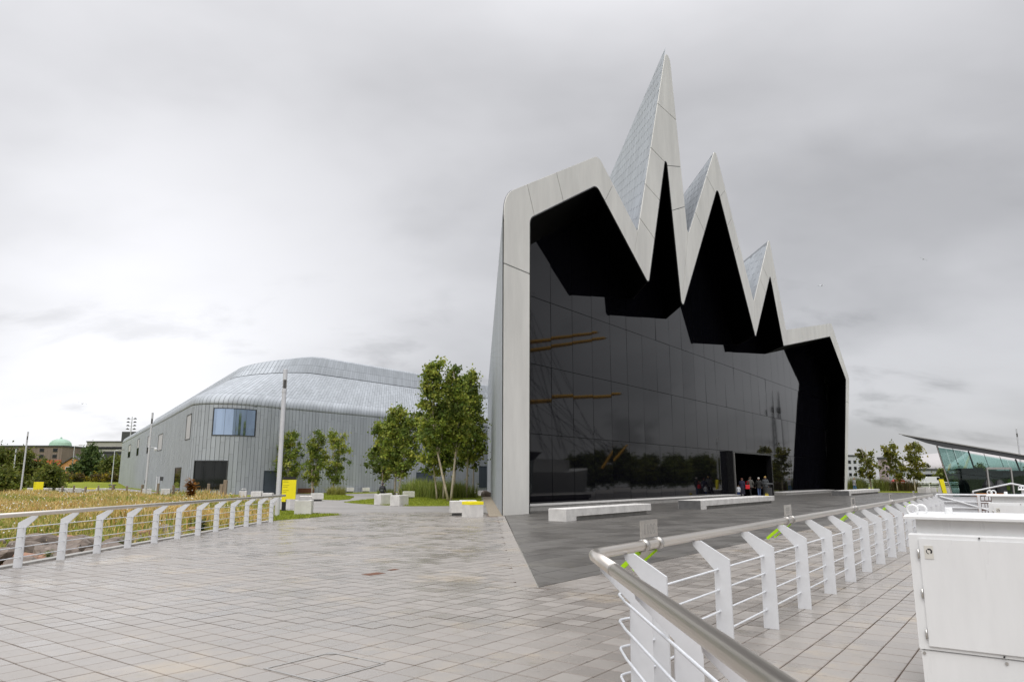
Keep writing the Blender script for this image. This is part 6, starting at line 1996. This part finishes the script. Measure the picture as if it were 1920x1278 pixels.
    for k in (-1, 1):
        e = Vector(J['hd']) * s + Vector((.032 * k, -.082, .022)) * s
        mb = MB(); mb.lathe([(0.0, -.008), (.010, 0), (0.0, .008)], 6, e); mb.build('eye', m_blackp, t, local=True)
        e = Vector(J['hd']) * s + Vector((.088 * k, .0, .01)) * s
        mb = MB(); mb.lathe([(0.0, -.03), (.014, -.015), (.018, .01), (0.0, .03)], 6, e); mb.build('ear', bo.data.materials[0], t, local=True)
    if colors[0][0] >= 0 and pose != 'sit':
        # jacket hem flaring over the hips
        hp = Vector(J['pel']) * s
        mb = MB(); ring = []
        for z, r in ((.12, .175), (.0, .195), (-.10, .205)):
            ring += [hp + Vector((math.cos(j / 12 * 6.2832) * r * 1.08, math.sin(j / 12 * 6.2832) * r * .82, z)) * s for j in range(12)]
        mb.add(ring, [(i * 12 + j, i * 12 + (j + 1) % 12, (i + 1) * 12 + (j + 1) % 12, (i + 1) * 12 + j) for i in range(2) for j in range(12)])
        mb.build('jacket_hem', bo.data.materials[1], t, smooth=True, local=True)
    if skirt:
        hp = Vector(J['pel']) * s
        mb = MB(); ring = []
        for z, r in ((-.05, .20), (-.35, .23), (-.62, .25)):
            ring += [hp + Vector((math.cos(j / 12 * 6.2832) * r, math.sin(j / 12 * 6.2832) * r * .85, z)) * s for j in range(12)]
        mb.add(ring, [(i * 12 + j, i * 12 + (j + 1) % 12, (i + 1) * 12 + (j + 1) % 12, (i + 1) * 12 + j) for i in range(2) for j in range(12)])
        mb.build('skirt', bo.data.materials[2], t, smooth=True, local=True)
    return t


def bag(loc, label, col, w=.22, h_=.26, strap=.3):
    t = thing('bag', loc, label, 'bag')
    mb = MB(); mb.bbox(-w / 2, -.07, -h_, w / 2, .07, 0, .03); m = M('bag_%.2f' % loc[0], col, .7); mb.build('pouch', m, t, local=True)
    mb = MB(); mb.tube([(-w / 2 + .02, 0, -.02), (-w * .25, 0, strap), (w * .25, 0, strap), (w / 2 - .02, 0, -.02)], .012, 5); mb.build('strap', m, t, local=True)


person('person in navy coat and skirt carrying a red bag at the entrance', (19.55, 62.4, 0), 2.6, ((0.02, 0.02, 0.05), (0.012, 0.012, 0.025)), 'stand', 1.66, 1, (0.12, 0.03, 0.015), True, 0.3)
bag((19.93, 62.15, 1.08), 'red shoulder bag carried by the person in navy', (0.7, 0.02, 0.03), .34, .32)
person('small child in white top walking beside the person in navy', (19.2, 62.3, 0), 2.9, ((0.6, 0.62, 0.65), (0.03, 0.06, 0.2)), 'stand', 1.05, 2, (0.1, 0.06, 0.03), False, 0.5)
person('person in grey brown jacket and dark trousers walking into the entrance', (20.75, 63.9, 0), 3.5, ((0.09, 0.085, 0.075), (0.015, 0.015, 0.015)), 'stand', 1.78, 3, (0.04, 0.025, 0.015), False, 0.4)
person('white haired person in black jacket and blue jeans at the entrance', (21.05, 62.6, 0), 3.2, ((0.015, 0.014, 0.013), (0.08, 0.12, 0.24)), 'stand', 1.72, 4, (0.55, 0.52, 0.48), False, 0.25)
person('fair haired person in grey top standing behind the litter bin', (22.3, 64.6, 0), 2.8, ((0.07, 0.075, 0.08), (0.02, 0.02, 0.03)), 'stand', 1.82, 5, (0.5, 0.33, 0.1), False, 0.1)
person('person in pale grey coat and jeans by the museum right end', (41.6, 89.2, 0), 1.9, ((0.35, 0.35, 0.37), (0.10, 0.22, 0.42)), 'stand', 1.7, 6, (0.3, 0.15, 0.06), False, 0.3)
person('seated person in dark hooded top with backpack on a concrete block', (-10.0, 56.75, 0), 3.0, ((0.018, 0.016, 0.028), (0.02, 0.02, 0.03)), 'sit', 1.75, 7, (0.025, 0.012, 0.035))
bp = thing('backpack', (-10.0, 56.5, 0.6), 'dark grey backpack worn by the seated person', 'backpack')
mb = MB(); mb.bbox(-.15, -.10, .02, .15, .06, .38, .05); mb.build('pack', M('pack_cloth', (0.03, 0.032, 0.036), .8), bp, local=True)
mb = MB(); mb.bbox(-.10, -.125, .06, .10, -.10, .2, .02); mb.build('pocket', M('pack_pocket', (0.10, 0.11, 0.12), .8), bp, local=True)
bag((21.55, 62.3, 0.30), 'small yellow bag on the ground beside the jeans wearer', (0.65, 0.5, 0.02), .28, .28, .12)


# ------------------------------------------------------------------ gulls
def gull(loc, span, rz, roll, label):
    t = thing('gull', loc, label, 'bird', 'gulls in flight')
    mb = MB(); mb.tube([(-.22, 0, 0), (-.14, 0, .015), (0, 0, .02), (.14, 0, .015), (.22, 0, .02)], [.01, .045, .06, .045, .015], 8); mb.build('body', m_white, t, smooth=True, local=True)
    for k in (-1, 1):
        mb = MB(); h_ = span / 2
        mb.prism([(.07, .03 * k, .03), (.11, h_ * .5 * k, .16), (-.02, h_ * k, .05), (-.05, h_ * .55 * k, .13), (-.08, .03 * k, .03)], (0, 0, .012)); w = mb.build('wing', m_wire, t, local=True)
        mb = MB(); mb.prism([(.02, h_ * .86 * k, .085), (-.03, h_ * 1.02 * k, .045), (-.05, h_ * .85 * k, .075)], (0, 0, .014)); mb.build('wing_tip', m_blackp, w, local=True)
    mb = MB(); mb.prism([(-.2, -.03, 0), (-.34, -.06, 0), (-.34, .06, 0), (-.2, .03, 0)], (0, 0, .01)); mb.build('tail', m_white, t, local=True)
    t.rotation_euler = (roll, 0, rz)


gull((43.5, 98, 28.2), 1.3, 0.4, 0.15, 'gull with level wings right of the museum spires')
gull((60.0, 101, 33.0), 1.1, 1.2, 0.6, 'gull banking near the right picture edge')
gull((-55, 92, 11.0), 1.0, 2.0, 0.2, 'distant gull above the meadow at left')


# ------------------------------------------------------------------ across the water: seen in the dark glass
m_hull = M('white_hull', (0.6, 0.6, 0.58), .5)
m_spar = M('ochre_spar', (0.80, 0.43, 0.03), .5)
m_rig = M('rigging', (0.03, 0.03, 0.03), .7)
ship_o = Vector((69.5, 62.5, -4)); sx = (Vector((64.6, 78.0, 0)) - Vector((70.6, 59.4, 0))).normalized(); sy = Vector((-sx.y, sx.x, 0))
hx, hyv = U, V                                     # the hull lies along the quay
sh0 = uv(86.5, -15.0, -4.0)
sp = thing('sailing_ship', tuple(sh0), 'white hulled tall ship with ochre yards moored at the quay', 'ship')
mb = MB(); vs = []
st = [(-16, .9, .3), (-13, 2.6, 1.5), (-6, 3.6, 2.6), (4, 3.8, 2.8), (14, 3.4, 2.2), (20, 1.9, .9), (23, .12, .05)]
for x, bt_, bb in st:
    zt_ = 6.6 + 0.0035 * x * x
    vs += [sh0 - hx * x + hyv * bt_ + Vector((0, 0, zt_)), sh0 - hx * x + hyv * bb + Vector((0, 0, .2)), sh0 - hx * x - hyv * bb + Vector((0, 0, .2)), sh0 - hx * x - hyv * bt_ + Vector((0, 0, zt_))]
nst = len(st)
mb.add(vs, [(i * 4 + j, i * 4 + (j + 1) % 4, (i + 1) * 4 + (j + 1) % 4, (i + 1) * 4 + j) for i in range(nst - 1) for j in range(4)] + [(3, 2, 1, 0), tuple((nst - 1) * 4 + j for j in range(4))])
mb.build('hull', m_hull, sp)
mb = MB(); mb.prism([sh0 - hx * 2 + hyv * 2 + Vector((0, 0, 6.4)), sh0 + hx * 9 + hyv * 2 + Vector((0, 0, 6.4)), sh0 + hx * 9 - hyv * 2 + Vector((0, 0, 6.4)), sh0 - hx * 2 - hyv * 2 + Vector((0, 0, 6.4))], (0, 0, 2.2)); mb.build('deckhouse', m_hull, sp)
for mx_, hh_ in (((74.0, 49.3), 31), ((66.5, 36.0), 33)):
    mb = MB(); mb.tube([(mx_[0], mx_[1], -1), (mx_[0], mx_[1], hh_)], [.35, .1], 8); ms = mb.build('mast', m_spar, sp)
yd = [((70.6, 59.4, 22.7), (66.0, 73.5, 24.2)), ((70.6, 59.6, 21.2), (65.6, 74.7, 23.3)), ((70.6, 59.4, 13.3), (64.8, 77.3, 14.4))]
for a, b in yd:
    a, b = Vector(a), Vector(b); a2 = a - (b - a) * 0.75
    mb = MB(); mb.tube([a2, a, b - (b - a) * .06, b], [.26, .36, .24, .2], 8); y_ = mb.build('yard', m_spar, sp)
    mb = MB(); mb.tube([b - (b - a).normalized() * .5, b + (b - a).normalized() * .3], .12, 8); mb.build('yard_end', m_hull, y_)
for a, b in (((65.9, 73.9, 3.0), (65.3, 75.9, 6.2)), ((65.2, 76.0, 3.9), (64.5, 78.1, 6.4))):
    mb = MB(); mb.tube([a, b], [.2, .12], 8); mb.build('boom', m_spar, sp)
mb = MB(); rsr = random.Random(4)
mt = Vector((70.0, 61.0, 30)); 
for i in range(26):
    a = Vector((66 + rsr.uniform(-2, 5), 73 - rsr.uniform(-5, 15), rsr.uniform(3, 7))); b = Vector((69.5 + rsr.uniform(-1.5, 1.5), 62 + rsr.uniform(-3, 3), rsr.uniform(14, 32)))
    mb.tube([a, a.lerp(b, .5) + Vector((0, 0, -.5)), b], .032, 4)
mb.build('rigging', m_rig, sp)
TU, TV = 640, -138
tw = thing('lattice_tower', tuple(uv(TU, TV, -1)), 'slender tower across the river, seen only in the glass', 'tower')
for (a0, b0) in ((-1.2, -1.2), (1.2, -1.2), (1.2, 1.2), (-1.2, 1.2)):
    mb = MB(); mb.tube([uv(TU + a0 * 2, TV + b0 * 2, -1), uv(TU + a0, TV + b0, 56)], .45, 6); mb.build('leg', m_dkgrey, tw)
for z in range(6, 54, 6):
    mb = MB(); mb.tube([uv(TU - 1.6, TV - 1.6, z), uv(TU + 1.6, TV + 1.6, z + 5)], .25, 4); mb.build('brace', m_dkgrey, tw)
mb = MB(); mb.lathe([(1, 56), (2.6, 57.5), (2.6, 61), (1, 63), (.25, 76)], 10, uv(TU, TV, 0)); mb.build('cabin', m_dkgrey, tw)
ft = tree('riverbank_tree', 'broad tree on the far river bank, seen only in the glass', tuple(uv(285, -124, -1.2)), 14, 7.5, 400, 'trees on the far bank', .04, (0, 0), 60, 40, .9, .3, DG, m_bark2, .2, .5, 1, 2.2)
for i in range(26):
    c = copy_tree(ft); q = uv(296 + i * 12.5 + random.uniform(-4, 4), -124 - random.uniform(0, 14), -1.2)
    c.location = q; c.rotation_euler = (0, 0, random.uniform(0, 6)); c.scale = (1, 1, random.uniform(.75, 1.25))
hl = MB(); hp_ = []
for i in range(41):
    a = -300 + i * 45; hp_.append(uv(a, -900, -2)); hp_.append(uv(a, -1500, 28 + 16 * math.sin(i * .6) + 9 * math.sin(i * 1.7)))
hl.add(hp_, [(2 * i, 2 * i + 2, 2 * i + 3, 2 * i + 1) for i in range(40)])
tag(hl.build('hills', m_ground, smooth=True), kind='structure')
